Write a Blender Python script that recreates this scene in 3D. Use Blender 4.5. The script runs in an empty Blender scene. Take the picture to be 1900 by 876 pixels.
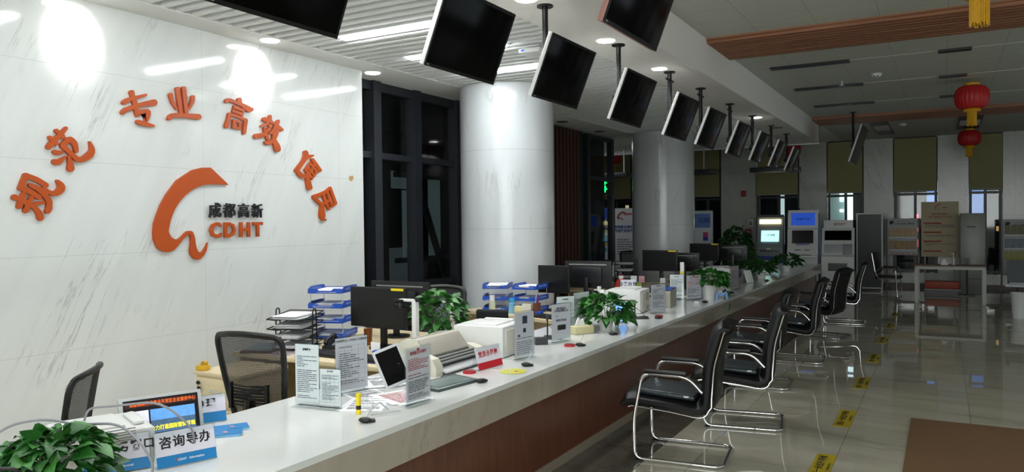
import bpy, bmesh, math, random
from mathutils import Vector, Matrix, Euler
random.seed(7)
PI = math.pi
S = bpy.context.scene
COL = S.collection

# ------------------------------------------------------------------ camera
cam_data = bpy.data.cameras.new('camera'); cam = bpy.data.objects.new('camera', cam_data); COL.objects.link(cam)
rt = Vector((0.870499393, 0.492044562, -0.0110885551))
dn = Vector((-0.000567220721, -0.0215269496, -0.999768107))
fw = Vector((-0.492169164, 0.870303820, -0.0184600987))
M = Matrix(((rt.x, -dn.x, -fw.x, 0), (rt.y, -dn.y, -fw.y, 0), (rt.z, -dn.z, -fw.z, 1.72), (0, 0, 0, 1)))
cam.matrix_world = M
cam_data.sensor_width = 36; cam_data.lens = 1415 / 1900 * 36
cam_data.clip_start = 0.05; cam_data.clip_end = 200
S.camera = cam
# ------------------------------------------------------------------ world, exposure
w = bpy.data.worlds.new('world'); S.world = w; w.use_nodes = True
w.node_tree.nodes['Background'].inputs[0].default_value = (0.05, 0.07, 0.1, 1)
w.node_tree.nodes['Background'].inputs[1].default_value = 0.08
S.view_settings.view_transform = 'Standard'; S.view_settings.look = 'None'
S.view_settings.gamma = 1; S.view_settings.use_curve_mapping = False
S.view_settings.exposure = 0.30
STRIP_E = 48.0      # tube lights in the slatted ceiling
DOWN_E = 28.0       # spots, watts
# ------------------------------------------------------------------ materials
def lin(c):
    return tuple(((v/12.92) if v <= 0.04045 else ((v+0.055)/1.055)**2.4) for v in c)
def hexc(h):
    return lin(tuple(int(h[i:i+2], 16)/255 for i in (0, 2, 4)))
MATS = {}
def mat(name, col, rough=0.5, metal=0.0, spec=0.5, emit=None, estr=0, alpha=1, noise=None, bump=None, trans=0, coat=0):
    if name in MATS: return MATS[name]
    m = bpy.data.materials.new(name); m.use_nodes = True
    nt = m.node_tree; b = nt.nodes['Principled BSDF']
    c = hexc(col) if isinstance(col, str) else col
    b.inputs['Base Color'].default_value = (*c, 1)
    b.inputs['Roughness'].default_value = rough; b.inputs['Metallic'].default_value = metal
    b.inputs['Specular IOR Level'].default_value = spec
    b.inputs['Alpha'].default_value = alpha
    b.inputs['Transmission Weight'].default_value = trans
    b.inputs['Coat Weight'].default_value = coat
    if emit:
        e = hexc(emit) if isinstance(emit, str) else emit
        b.inputs['Emission Color'].default_value = (*e, 1); b.inputs['Emission Strength'].default_value = estr
    sc, amt = noise if noise else (25, 0.06)
    tc = nt.nodes.new('ShaderNodeTexCoord'); n = nt.nodes.new('ShaderNodeTexNoise')
    n.inputs['Scale'].default_value = sc; n.inputs['Detail'].default_value = 4
    nt.links.new(tc.outputs['Object'], n.inputs['Vector'])
    mr = nt.nodes.new('ShaderNodeMapRange'); mr.inputs['To Min'].default_value = 1-amt; mr.inputs['To Max'].default_value = 1+amt
    nt.links.new(n.outputs['Fac'], mr.inputs['Value'])
    hs = nt.nodes.new('ShaderNodeHueSaturation'); hs.inputs['Color'].default_value = (*c, 1)
    nt.links.new(mr.outputs['Result'], hs.inputs['Value']); nt.links.new(hs.outputs['Color'], b.inputs['Base Color'])
    if bump:
        bs, bd = bump
        n2 = nt.nodes.new('ShaderNodeTexNoise'); n2.inputs['Scale'].default_value = bs
        nt.links.new(tc.outputs['Object'], n2.inputs['Vector'])
        bp = nt.nodes.new('ShaderNodeBump'); bp.inputs['Strength'].default_value = bd; bp.inputs['Distance'].default_value = 0.01
        nt.links.new(n2.outputs['Fac'], bp.inputs['Height']); nt.links.new(bp.outputs['Normal'], b.inputs['Normal'])
    MATS[name] = m
    return m

def N(nt, t, **k):
    n = nt.nodes.new(t)
    for a, v in k.items(): setattr(n, a, v)
    return n
def math_node(nt, op, a, b=None):
    n = N(nt, 'ShaderNodeMath', operation=op)
    for i, v in enumerate((a, b)):
        if v is None: continue
        if isinstance(v, (int, float)): n.inputs[i].default_value = v
        else: nt.links.new(v, n.inputs[i])
    return n.outputs[0]
def joints(nt, comp, pitch, off, width):
    f = math_node(nt, 'FRACT', math_node(nt, 'DIVIDE', math_node(nt, 'SUBTRACT', comp, off - 100*pitch), pitch))
    return math_node(nt, 'LESS_THAN', f, width/pitch)
def stone(name, base, vein, rough=0.12, axes='YZ', pitch=(1.0, 0.65), off=(4.17, 0.87), jw=0.004, jcol=None, rot=(0.5, 0, 0), vscale=(1, 4.5, 0.7),
          vamt=0.8, mott=0.05, vw=0.018, spec=0.5, vs=1.0):
    m = bpy.data.materials.new(name); m.use_nodes = True; nt = m.node_tree; b = nt.nodes['Principled BSDF']
    tc = N(nt, 'ShaderNodeTexCoord'); sep = N(nt, 'ShaderNodeSeparateXYZ'); nt.links.new(tc.outputs['Object'], sep.inputs[0])
    mp = N(nt, 'ShaderNodeMapping'); mp.inputs['Rotation'].default_value = rot; mp.inputs['Scale'].default_value = vscale
    # shear first so the streaks lean, then stretch
    mp0 = N(nt, 'ShaderNodeMapping'); mp0.inputs['Rotation'].default_value = rot; mp0.vector_type = 'POINT'
    nt.links.new(tc.outputs['Object'], mp0.inputs[0])
    mp.inputs['Rotation'].default_value = (0, 0, 0)
    nt.links.new(mp0.outputs[0], mp.inputs[0])
    n = N(nt, 'ShaderNodeTexNoise'); n.inputs['Scale'].default_value = vs; n.inputs['Detail'].default_value = 9; n.inputs['Roughness'].default_value = 0.62
    nt.links.new(mp.outputs[0], n.inputs['Vector'])
    d = math_node(nt, 'ABSOLUTE', math_node(nt, 'SUBTRACT', n.outputs['Fac'], 0.5))
    v = N(nt, 'ShaderNodeMapRange'); v.inputs['From Min'].default_value = 0; v.inputs['From Max'].default_value = vw
    v.inputs['To Min'].default_value = 1; v.inputs['To Max'].default_value = 0; nt.links.new(d, v.inputs['Value'])
    n2 = N(nt, 'ShaderNodeTexNoise'); n2.inputs['Scale'].default_value = 1.3*vs; n2.inputs['Detail'].default_value = 3
    nt.links.new(mp0.outputs[0], n2.inputs['Vector'])
    r2 = N(nt, 'ShaderNodeMapRange'); r2.inputs['From Min'].default_value = 0.48; r2.inputs['From Max'].default_value = 0.68; nt.links.new(n2.outputs['Fac'], r2.inputs['Value'])
    fac = math_node(nt, 'MULTIPLY', math_node(nt, 'MULTIPLY', v.outputs[0], r2.outputs[0]), vamt)
    mx = N(nt, 'ShaderNodeMix', data_type='RGBA'); nt.links.new(fac, mx.inputs['Factor'])
    mx.inputs['A'].default_value = (*hexc(base), 1); mx.inputs['B'].default_value = (*hexc(vein), 1)
    n3 = N(nt, 'ShaderNodeTexNoise'); n3.inputs['Scale'].default_value = 1.6; n3.inputs['Detail'].default_value = 5
    nt.links.new(mp.outputs[0], n3.inputs['Vector'])
    mr = N(nt, 'ShaderNodeMapRange'); mr.inputs['From Min'].default_value = .3; mr.inputs['From Max'].default_value = .7
    mr.inputs['To Min'].default_value = 1-mott; mr.inputs['To Max'].default_value = 1+mott*0.4
    nt.links.new(n3.outputs['Fac'], mr.inputs['Value'])
    hs = N(nt, 'ShaderNodeHueSaturation'); nt.links.new(mr.outputs[0], hs.inputs['Value']); nt.links.new(mx.outputs['Result'], hs.inputs['Color'])
    out = hs.outputs['Color']
    if pitch:
        c = {'X': sep.outputs[0], 'Y': sep.outputs[1], 'Z': sep.outputs[2]}
        j = math_node(nt, 'MAXIMUM', joints(nt, c[axes[0]], pitch[0], off[0], jw), joints(nt, c[axes[1]], pitch[1], off[1], jw))
        m2 = N(nt, 'ShaderNodeMix', data_type='RGBA'); nt.links.new(math_node(nt, 'MULTIPLY', j, 0.75), m2.inputs['Factor'])
        nt.links.new(out, m2.inputs['A']); m2.inputs['B'].default_value = (*hexc(jcol or '8a8c88'), 1); out = m2.outputs['Result']
    nt.links.new(out, b.inputs['Base Color']); b.inputs['Roughness'].default_value = rough; b.inputs['Specular IOR Level'].default_value = spec
    return m
marble_wall = stone('marble_wall', 'dadddb', '8b8a84', rough=0.09, rot=(0.45, 0, 0), vscale=(1, 4.2, 0.28), vs=1.5, vw=0.012, vamt=.6, jcol='b4b6b2', jw=.003, pitch=(1.6, .65), off=(4.17, .87))
marble_col = stone('marble_column', 'c0c4c5', '9a9a97', rough=0.2, pitch=(40, 0.9), axes='XZ', off=(-20, 0.74), rot=(0, 0, 0), vscale=(3, 3, .5), vs=1.2, mott=.07)
marble_far = stone('marble_far', 'b9b9b2', '8c8c86', rough=0.2, pitch=(0.66, 0.62), axes='XZ', off=(-2.5, 0.5), rot=(0, 0.4, 0), vscale=(3, 1, .6), mott=.1)
floor_tile = stone('floor_tile', 'c0bbaa', '8d8776', rough=0.02, axes='XY', pitch=(0.87, 0.87), off=(-0.672, 0.3), jw=0.004, jcol='4b483f', rot=(0, 0, 0.15), vscale=(.5, 2.5, 1), vs=1.4, mott=.16, vw=.05, vamt=.4, spec=.6)
granite = stone('granite_band', '66635c', '3f3c38', rough=0.12, axes='XY', pitch=(9, 0.87), off=(-4, .3), jcol='3a3834', rot=(0, 0, .4), vscale=(2, 4, 1), vs=2, mott=.25, vw=.06)
counter_top_m = mat('counter_white', 'dcdedd', rough=0.13, noise=(40, .03), spec=.5)
apron_m = stone('counter_apron', 'aaa092', '8f867a', rough=0.12, axes='YZ', pitch=(2.4, 9), off=(2.02, -4), jw=.004, jcol='6b675f', rot=(0.3, 0, 0), vscale=(1, 3, 1), mott=.1)
white_paint = mat('white_paint', 'e8e9e6', rough=0.75, noise=(3, .02))
louvre_m = mat('louvre_white', 'e6e8e6', rough=0.55, noise=(5, .03))
grey_plenum = mat('plenum_grey', '8f9290', rough=0.9)
black_frame = mat('black_frame', '1e2127', rough=0.4, noise=(10, .2))
night_glass = mat('night_glass', '070a0e', rough=0.03, spec=.6, noise=(2, .4))
orange = mat('orange_acrylic', 'b24a0c', rough=0.45, noise=(8, .05))
blackm = mat('black_plastic', '0c0c0d', rough=0.4, noise=(30, .2))
blackgloss = mat('black_screen', '070708', rough=0.14, spec=.12, noise=(4, .1))
leather = mat('black_leather', '0a0b0d', rough=0.42, spec=.3, noise=(20, .2), bump=(45, .12))
cushion_m = mat('cushion_leatherette', '202930', rough=0.33, noise=(14, .2), bump=(22, .5))
chrome = mat('chrome', 'd8d8da', rough=0.1, metal=1.0, noise=(5, .03))
darkmetal = mat('dark_metal', '1a1a1c', rough=0.35, metal=.6)
silver = mat('silver_plastic', 'b9bcbe', rough=0.35, noise=(10, .03))
whitep = mat('white_plastic', 'd9dad8', rough=0.4, noise=(20, .03))
creamp = mat('cream_plastic', 'cdcabb', rough=0.45, noise=(20, .04))
greyp = mat('grey_plastic', '8a8a88', rough=0.45)
paper = mat('paper', 'eeeff2', rough=0.8, noise=(12, .03))
paperl = mat('paper_lilac', 'dedae3', rough=0.7, noise=(12, .03))
ink = mat('ink_grey', '5c5c66', rough=.8)
inkb = mat('ink_black', '17151a', rough=.6)
inkred = mat('ink_red', 'b8242c', rough=.6)
sign_blue = mat('sign_blue', '1c7ec0', rough=.4)
blue_tray = mat('blue_plastic', '2350b4', rough=.35, noise=(10, .08))
yellow = mat('yellow_plastic', 'e6cf14', rough=.4)
redp = mat('red_plastic', 'c01a26', rough=.4)
greenm = mat('green_leaf', '225a1e', rough=0.42, noise=(14, .35), spec=.5)
greenm2 = mat('green_leaf_light', '37782c', rough=0.42, noise=(14, .3))
greend = mat('green_leaf_dark', '1f4a1f', rough=0.35, noise=(14, .35))
stemm = mat('stem_green', '3f6a2a', rough=.5)
pink = mat('pink_paper', 'd39aa4', rough=.8)
purple = mat('purple_plastic', '4a3a82', rough=.4)
amber = mat('amber_tea', '9a4a10', rough=.15, noise=(30, .3))
blind_m = mat('olive_blind', '8b8760', rough=.85, noise=(60, .05))
redlan = mat('lantern_red', 'b01818', rough=.5, noise=(8, .15))
gold = mat('tassel_gold', 'cc9a1c', rough=.55, noise=(40, .2))
rug_m = mat('brown_mat', '745638', rough=.9, noise=(18, .12), bump=(120, .3))
floor_yellow = mat('sticker_yellow', 'b8a21a', rough=.35, noise=(20, .08))

def wood(name, c1, c2, rough=.35, sc=(1, 1, 14), axis_scale=3):
    m = bpy.data.materials.new(name); m.use_nodes = True; nt = m.node_tree; b = nt.nodes['Principled BSDF']
    tc = N(nt, 'ShaderNodeTexCoord'); mp = N(nt, 'ShaderNodeMapping'); mp.inputs['Scale'].default_value = sc
    nt.links.new(tc.outputs['Object'], mp.inputs[0]); n = N(nt, 'ShaderNodeTexNoise'); n.inputs['Scale'].default_value = axis_scale; n.inputs['Detail'].default_value = 6
    nt.links.new(mp.outputs[0], n.inputs['Vector']); r = N(nt, 'ShaderNodeValToRGB')
    r.color_ramp.elements[0].position = .35; r.color_ramp.elements[1].position = .65
    r.color_ramp.elements[0].color = (*hexc(c1), 1); r.color_ramp.elements[1].color = (*hexc(c2), 1)
    nt.links.new(n.outputs['Fac'], r.inputs[0]); nt.links.new(r.outputs[0], b.inputs['Base Color']); b.inputs['Roughness'].default_value = rough
    return m
wood_red = wood('counter_wood', '5a2f1c', '693a24', rough=.3, sc=(1, 1, .12), axis_scale=30)
wood_pale = wood('desk_wood', 'd6c39c', 'dfcfac', rough=.4, sc=(.6, 6, 6))
wood_ceiling = wood('ceiling_wood', '7d4e33', 'a06a48', rough=.5, sc=(.4, 14, 14))
wood_slat = wood('slat_wood', '3c231a', '4c2c20', rough=.5, sc=(8, 8, .3))
wood_table = wood('table_wood', '5f3a30', '6d473a', rough=.4, sc=(.6, 6, 6))
glass_m = bpy.data.materials.new('clear_acrylic'); glass_m.use_nodes = True
_nt = glass_m.node_tree; _nt.nodes.clear(); _o = _nt.nodes.new('ShaderNodeOutputMaterial'); _t = _nt.nodes.new('ShaderNodeBsdfTransparent'); _t.inputs[0].default_value = (.93, .95, .95, 1)
_g = _nt.nodes.new('ShaderNodeBsdfGlossy'); _g.inputs['Roughness'].default_value = .04; _m = _nt.nodes.new('ShaderNodeMixShader')
_f = _nt.nodes.new('ShaderNodeLayerWeight'); _f.inputs[0].default_value = .2
_p = _nt.nodes.new('ShaderNodeMath'); _p.operation = 'POWER'; _nt.links.new(_f.outputs['Facing'], _p.inputs[0]); _p.inputs[1].default_value = 2.5
_q = _nt.nodes.new('ShaderNodeMath'); _q.operation = 'MULTIPLY_ADD'; _nt.links.new(_p.outputs[0], _q.inputs[0]); _q.inputs[1].default_value = .25; _q.inputs[2].default_value = .03
_nt.links.new(_q.outputs[0], _m.inputs[0]); _nt.links.new(_t.outputs[0], _m.inputs[1]); _nt.links.new(_g.outputs[0], _m.inputs[2]); _nt.links.new(_m.outputs[0], _o.inputs[0])

# ------------------------------------------------------------------ mesh builder
def fillet(pts, r, n=5):
    pts = [Vector(p) for p in pts]; out = [pts[0]]
    for i in range(1, len(pts)-1):
        a, b, c = pts[i-1], pts[i], pts[i+1]
        u = (a-b); v = (c-b); rr = min(r, u.length*.49, v.length*.49)
        p, q = b+u.normalized()*rr, b+v.normalized()*rr
        for k in range(n+1):
            t = k/n; out.append(p*(1-t)**2 + b*2*t*(1-t) + q*t*t)
    out.append(pts[-1]); return out
class MB:
    def __init__(s): s.bm = bmesh.new()
    def _xf(s, vs, loc, rot):
        mt = Matrix.Translation(loc) @ (Euler(rot).to_matrix().to_4x4())
        bmesh.ops.transform(s.bm, matrix=mt, verts=vs)
    def box(s, size, loc=(0, 0, 0), rot=(0, 0, 0), bev=0, seg=2):
        r = bmesh.ops.create_cube(s.bm, size=1); vs = r['verts']
        bmesh.ops.scale(s.bm, vec=size, verts=vs)
        if bev:
            es = list({e for v in vs for e in v.link_edges})
            r2 = bmesh.ops.bevel(s.bm, geom=es, offset=min(bev, min(size)*.49), segments=seg, affect='EDGES', profile=.6)
            vs = list({v for f in r2['faces'] for v in f.verts} | {v for v in vs if v.is_valid})
        s._xf(vs, loc, rot); return s
    def cyl(s, r, h, loc=(0, 0, 0), rot=(0, 0, 0), r2=None, n=20, cap=True):
        rr = bmesh.ops.create_cone(s.bm, cap_ends=cap, segments=n, radius1=r, radius2=r if r2 is None else r2, depth=h)
        s._xf(rr['verts'], loc, rot); return s
    def sph(s, r, loc=(0, 0, 0), sc=(1, 1, 1), n=16, rot=(0, 0, 0)):
        rr = bmesh.ops.create_uvsphere(s.bm, u_segments=n, v_segments=max(6, n//2), radius=r)
        bmesh.ops.scale(s.bm, vec=sc, verts=rr['verts']); s._xf(rr['verts'], loc, rot); return s
    def tube(s, pts, r, n=10, flat=1.0, closed=False):
        pts = [Vector(p) for p in pts]; rings = []; up = None
        L = len(pts)
        for i, p in enumerate(pts):
            if closed: t = (pts[(i+1) % L]-pts[i-1])
            else: t = (pts[min(i+1, L-1)]-pts[max(i-1, 0)])
            t = t.normalized() if t.length > 1e-9 else Vector((0, 0, 1))
            if up is None:
                up = Vector((0, 0, 1)) if abs(t.z) < .9 else Vector((1, 0, 0))
            a = (up - t*up.dot(t))
            a = a.normalized() if a.length > 1e-6 else t.orthogonal().normalized()
            up = a; b = t.cross(a)
            rings.append([s.bm.verts.new(p + a*math.cos(2*PI*k/n)*r + b*math.sin(2*PI*k/n)*r*flat) for k in range(n)])
        for i in range(L if closed else L-1):
            A, B = rings[i], rings[(i+1) % L]
            for k in range(n): s.bm.faces.new((A[k], A[(k+1) % n], B[(k+1) % n], B[k]))
        if not closed:
            s.bm.faces.new(list(reversed(rings[0]))); s.bm.faces.new(rings[-1])
        return s
    def lathe(s, prof, loc=(0, 0, 0), n=24):
        rings = [[s.bm.verts.new(Vector((loc[0]+r*math.cos(2*PI*k/n), loc[1]+r*math.sin(2*PI*k/n), loc[2]+z))) for k in range(n)] for r, z in prof]
        for i in range(len(rings)-1):
            A, B = rings[i], rings[i+1]
            for k in range(n): s.bm.faces.new((A[k], A[(k+1) % n], B[(k+1) % n], B[k]))
        s.bm.faces.new(list(reversed(rings[0]))); s.bm.faces.new(rings[-1]); return s
    def prism(s, poly, h, plane='XY', loc=(0, 0, 0)):
        """poly in a plane, extruded by h along the plane's normal"""
        def P(a, b, c):
            v = {'XY': (a, b, c), 'XZ': (a, c, b), 'YZ': (c, a, b)}[plane]
            return Vector(v)+Vector(loc)
        A = [s.bm.verts.new(P(a, b, 0)) for a, b in poly]; B = [s.bm.verts.new(P(a, b, h)) for a, b in poly]
        L = len(poly)
        f = [s.bm.faces.new(A), s.bm.faces.new(list(reversed(B)))]
        for i in range(L): f.append(s.bm.faces.new((A[i], B[i], B[(i+1) % L], A[(i+1) % L])))
        bmesh.ops.recalc_face_normals(s.bm, faces=f); return s
    def quad(s, a, b, c, d):
        s.bm.faces.new([s.bm.verts.new(Vector(p)) for p in (a, b, c, d)]); return s
    def mesh(s, name, m, smooth=True, tri=False):
        me = bpy.data.meshes.new(name)
        s.bm.normal_update(); s.bm.to_mesh(me); s.bm.free()
        for mm in (m if isinstance(m, (list, tuple)) else [m]): me.materials.append(mm)
        if smooth:
            me.polygons.foreach_set('use_smooth', [True]*len(me.polygons))
            me.set_sharp_from_angle(angle=math.radians(38))
        return me
    def obj(s, name, m, parent=None, loc=(0, 0, 0), rot=(0, 0, 0), smooth=True):
        o = bpy.data.objects.new(name, s.mesh(name, m, smooth)); COL.objects.link(o)
        o.location = loc; o.rotation_euler = rot
        if parent: o.parent = parent
        return o
def tag(o, label, cat, group=None, kind=None):
    o['label'] = label; o['category'] = cat
    if group: o['group'] = group
    if kind: o['kind'] = kind
    return o
def thing(name, label, cat, loc=(0, 0, 0), rz=0, group=None):
    o = bpy.data.objects.new(name, None); COL.objects.link(o); o.empty_display_size = .05
    o.location = loc; o.rotation_euler = (0, 0, rz); return tag(o, label, cat, group)
def struct(o): o['kind'] = 'structure'; return o
def kids(o): return [c for c in ALLKIDS.get(o.name, [])]
def dup(root, loc, rz, label, group=None):
    """copy of a thing with its parts and their sub-parts"""
    r = root.copy(); COL.objects.link(r); r.location = loc; r.rotation_euler = (0, 0, rz)
    r['label'] = label
    if group: r['group'] = group
    for ch in list(root.children):
        c = ch.copy(); COL.objects.link(c); c.parent = r
        for g in list(ch.children):
            d = g.copy(); COL.objects.link(d); d.parent = c
    return r
def text(name, body, size, m, parent, loc=(0, 0, 0), rot=(PI/2, 0, 0), bold=0.0, depth=0.0006, sx=1.0, align='CENTER', round_=0, spacing=1.0):
    c = bpy.data.curves.new('lettering', 'FONT'); c.body = body; c.size = size; c.align_x = align; c.align_y = 'CENTER'
    c.offset = bold; c.extrude = depth; c.space_character = spacing; c.resolution_u = 2
    if round_: c.bevel_depth = round_; c.bevel_resolution = 1
    t = bpy.data.objects.new('tmp', c); COL.objects.link(t)
    dg = bpy.context.evaluated_depsgraph_get(); me = bpy.data.meshes.new_from_object(t.evaluated_get(dg))
    bpy.data.objects.remove(t); bpy.data.curves.remove(c)
    me.transform(Matrix.Diagonal((sx, 1, 1, 1))); me.materials.clear(); me.materials.append(m)
    o = bpy.data.objects.new(name, me); COL.objects.link(o); o.location = loc; o.rotation_euler = rot
    if parent: o.parent = parent
    return o
def lines(parent, w, h, rows, m, loc=(0, 0, 0), seed=0, jag=.35, thick=.35, name='printed_text', title=True, words=True):
    """rows of small print, facing local -Y, centred on loc"""
    rd = random.Random(seed); b = MB(); dz = h/rows
    for i in range(rows):
        z = h/2-(i+.5)*dz; x = -w/2
        if rd.random() < .12: continue
        end = w/2 if rd.random() > jag else -w/2+w*rd.uniform(.3, .9)
        while x < end-.004:
            l = min(rd.uniform(.012, .05)*w/.15, end-x)
            b.quad((x, 0, z), (x+l, 0, z), (x+l, 0, z+dz*thick), (x, 0, z+dz*thick)); x += l+.004*w/.15
    return b.obj(name, m, parent, loc, smooth=False)

# ================================================================== SETTING
def sbox(name, x0, x1, y0, y1, z0, z1, m, bev=0):
    return struct(MB().box((x1-x0, y1-y0, z1-z0), bev=bev).obj(name, m, None, ((x0+x1)/2, (y0+y1)/2, (z0+z1)/2)))
def raw(name, x0, x1, y0, y1, z0, z1, m):   # vertices in world coordinates (materials laid out in metres)
    return struct(MB().box((x1-x0, y1-y0, z1-z0), ((x0+x1)/2, (y0+y1)/2, (z0+z1)/2)).obj(name, m))
FAR = 21.24
raw('floor', -10, 6, -3, FAR, -0.1, 0, floor_tile)
raw('floor_granite', -2.37, -1.86, -3, 17.6, -0.02, 0.003, granite)
raw('wall_left', -5.6, -5.23, -3, 6.13, 0, 3.3, marble_wall)
raw('wall_back', -5.6, 6, -3.2, -3, 0, 3.8, white_paint)
raw('wall_right', 6, 6.2, -3, FAR, 0, 3.8, marble_far)
# left side beyond the marble: black framed windows, blank panel, brown slats, glazed end
WX = -5.55
raw('wall_left_blank', WX-.15, WX, 8.45, 11.0, 0, 3.3, white_paint)
raw('wall_left_end', WX-.15, WX, 12.0, 12.4, 0, 3.3, mat('dark_panel', '15130f', rough=.5))
b = MB()
for y in (6.17, 6.66, 7.41, 8.31): b.box((.14, .13, 3.3), (WX+.02, y, 1.65))
for z in (2.48, .98): b.box((.09, 2.2, .07), (WX, 7.25, z))
b.box((.09, 2.2, .1), (WX, 7.25, 3.25)); b.box((.12, 2.2, .12), (WX, 7.25, .06))
b.box((.2, .1, 3.3), (WX+.06, 8.42, 1.65))
wf = struct(b.obj('window_1', black_frame))
MB().box((.012, 2.1, 3.2), (WX-.02, 7.25, 1.65)).obj('pane', glass_m, wf)
b = MB()
for i in range(8): b.box((.1, .075, 3.28), (WX+.02, 11.1+i*.135, 1.64))
struct(b.obj('wall_left_slats', wood_slat))
raw('wall_left_slat_back', WX-.1, WX-.05, 11.0, 12.2, 0, 3.3, mat('slat_back', '140d0a', rough=.8))
b = MB()
for y in (12.55, 13.68): b.box((.1, .12, 3.28), (WX, y, 1.64))
for z in (2.5, .95, 3.24, .05): b.box((.07, 1.1, .07), (WX, 13.1, z))
wf = struct(b.obj('window_2', black_frame)); MB().box((.01, 1.05, 3.15), (WX, 13.1, 1.62)).obj('pane', glass_m, wf)
# dark room seen through window_1
dk = mat('night_room', '1c2024', rough=.8, noise=(2, .3))
raw('exterior_room_wall', -8.4, -8.3, 5.2, 13.7, 0, 3.3, dk)
raw('exterior_room_side', -8.4, WX-.2, 13.75, 13.85, 0, 3.3, dk)
raw('exterior_room_side_near', -8.4, -5.62, 5.2, 5.3, 0, 3.3, dk)
raw('exterior_room_ceiling', -8.4, WX-.16, 5.2, 13.7, 3.3, 3.4, dk)
b = MB()
b.box((.06, .1, 3.2), (-6.6, 8.9, 1.6)); b.box((.06, .1, 3.2), (-6.6, 9.9, 1.6))
b.box((.06, 1.6, .08), (-6.6, 9.2, 2.4)); b.box((.05, 1.6, .07), (-6.6, 9.2, 1.2)); b.box((.06, .09, 2.1), (-6.6, 9.4, 1.3), (.45, 0, 0))
struct(b.obj('exterior_frame', black_frame))
ww = mat('exterior_pale', '7d8c8c', rough=.7, emit='6f8283', estr=.1)  # no lamps: faint glow in the colour imitates pale reflections in the panes
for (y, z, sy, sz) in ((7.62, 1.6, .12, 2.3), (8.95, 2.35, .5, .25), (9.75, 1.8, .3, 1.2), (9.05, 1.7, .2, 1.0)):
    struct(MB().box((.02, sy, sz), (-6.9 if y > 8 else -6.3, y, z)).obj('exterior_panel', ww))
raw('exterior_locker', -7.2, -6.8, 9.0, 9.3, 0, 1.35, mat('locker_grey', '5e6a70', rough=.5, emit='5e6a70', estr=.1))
# ceiling pieces
raw('ceiling', -2.25, 6, -3, FAR, 3.7, 3.8, None or stone('ceiling_panel', 'c3c5bb', 'b6b8ae', rough=.6, axes='XY', pitch=(.58, .45), off=(-1.7, .05), jw=.006, jcol='8b8d84', mott=.02, spec=.3))
raw('ceiling_far_left', -10, -2.25, 17.12, FAR, 3.7, 3.8, white_paint)
raw('ceiling_slat_backing', -4.93, -2.85, -3, 17.05, 3.5, 3.55, grey_plenum)
raw('ceiling_soffit', -2.85, -2.25, -3, 17.12, 3.3, 3.79, mat('soffit_paint', 'ebe8e4', rough=.7, noise=(2, .02)))
raw('ceiling_strip', -5.7, -4.925, -3, 17.05, 3.3, 3.55, white_paint)
raw('ceiling_nook', -10, -5.7, 13.7, 17.05, 3.42, 3.55, white_paint)
raw('ceiling_nook_lip', -10, -2.25, 17.05, 17.12, 3.28, 3.79, white_paint)
b = MB(); n_l = int(17.7/.1335)
for i in range(-22, 128):
    y = 0+i*.1335
    if y > 17: break
    b.box((2.07, .052, .11), (-3.8875, y, 3.36))
struct(b.obj('ceiling_louvre', louvre_m, smooth=False))
for nm, y0, y1 in (('ceiling_wood_strip', 8.33, 9.39), ('ceiling_wood_strip', 15.95, 17.05)):
    b = MB(); n = 9
    b.box((8.2, y1-y0, .02), (1.85, (y0+y1)/2, 3.69))
    for i in range(n): b.box((8.2, (y1-y0)/n*.62, .035), (1.85, y0+(i+.5)*(y1-y0)/n, 3.665))
    struct(b.obj(nm, wood_ceiling, smooth=False))
# ceiling slots (dark recessed light troughs) and vents in the hall
trim_m = mat('ceiling_trim', 'c4c6be', rough=.6)
def slot(x0, x1, y, wdt=.13):
    o = MB().box((x1-x0, wdt, .03), ((x0+x1)/2, y, 3.69)).obj('ceiling_slot', blackm); return struct(o)
for y in (10.44, 12.33, 14.36, 6.3, 4.3):
    slot(-1.97, -1.02, y); slot(-.05, .29, y)
    o = MB().box((1.0, .02, .006), (-.53, y, 3.699)).obj('ceiling_trim', trim_m); struct(o)
    o = MB().box((3.0, .02, .006), (1.8, y, 3.699)).obj('ceiling_trim', trim_m); struct(o)
def ceiling_grille(x, y, w, l, label):
    t = thing('ceiling_vent', label, 'vent', (x, y, 3.7))
    MB().box((w, l, .02), (0, 0, -.012)).obj('frame', mat('vent_grey', '6d6f6a', rough=.6), t)
    for s_ in (-1, 1): MB().box((w*.9, l*.26, .012), (0, s_*l*.33, -.026)).obj('opening', blackm, t)
    g = MB()
    for i in range(9): g.box((w*.86, .02, .012), (0, -l*.16+i*l*.04, -.027))
    g.obj('grille', greyp, t)
ceiling_grille(-1.16, 18.5, .34, 3.0, 'rectangular ceiling vent behind the lone hanging screen')
ceiling_grille(.48, 18.5, .42, 2.8, 'rectangular ceiling vent above the rear red lantern')
def detector(x, y, label, big=False):
    t = thing('smoke_detector', label, 'detector', (x, y, 3.7))
    MB().lathe([(.07, 0), (.07, -.02), (.05, -.045), (.02, -.05)]).obj('housing', whitep, t)
    for dx in (-.02, .02): MB().sph(.012, (dx, -.045, -.035)).obj('sensor_hole', blackm, t)
detector(-.798, 11.63, 'white twin-eyed smoke detector between the ceiling slots')
detector(-.74, 18.15, 'small round detector beside the far ceiling vent')
t = thing('sprinkler', 'small sprinkler head hanging beside the middle ceiling slot', 'sprinkler', (-1.27, 11.95, 3.7))
MB().cyl(.012, .06, (0, 0, -.03)).obj('pipe', silver, t); MB().cyl(.035, .006, (0, 0, -.065)).obj('deflector', silver, t)

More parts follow.
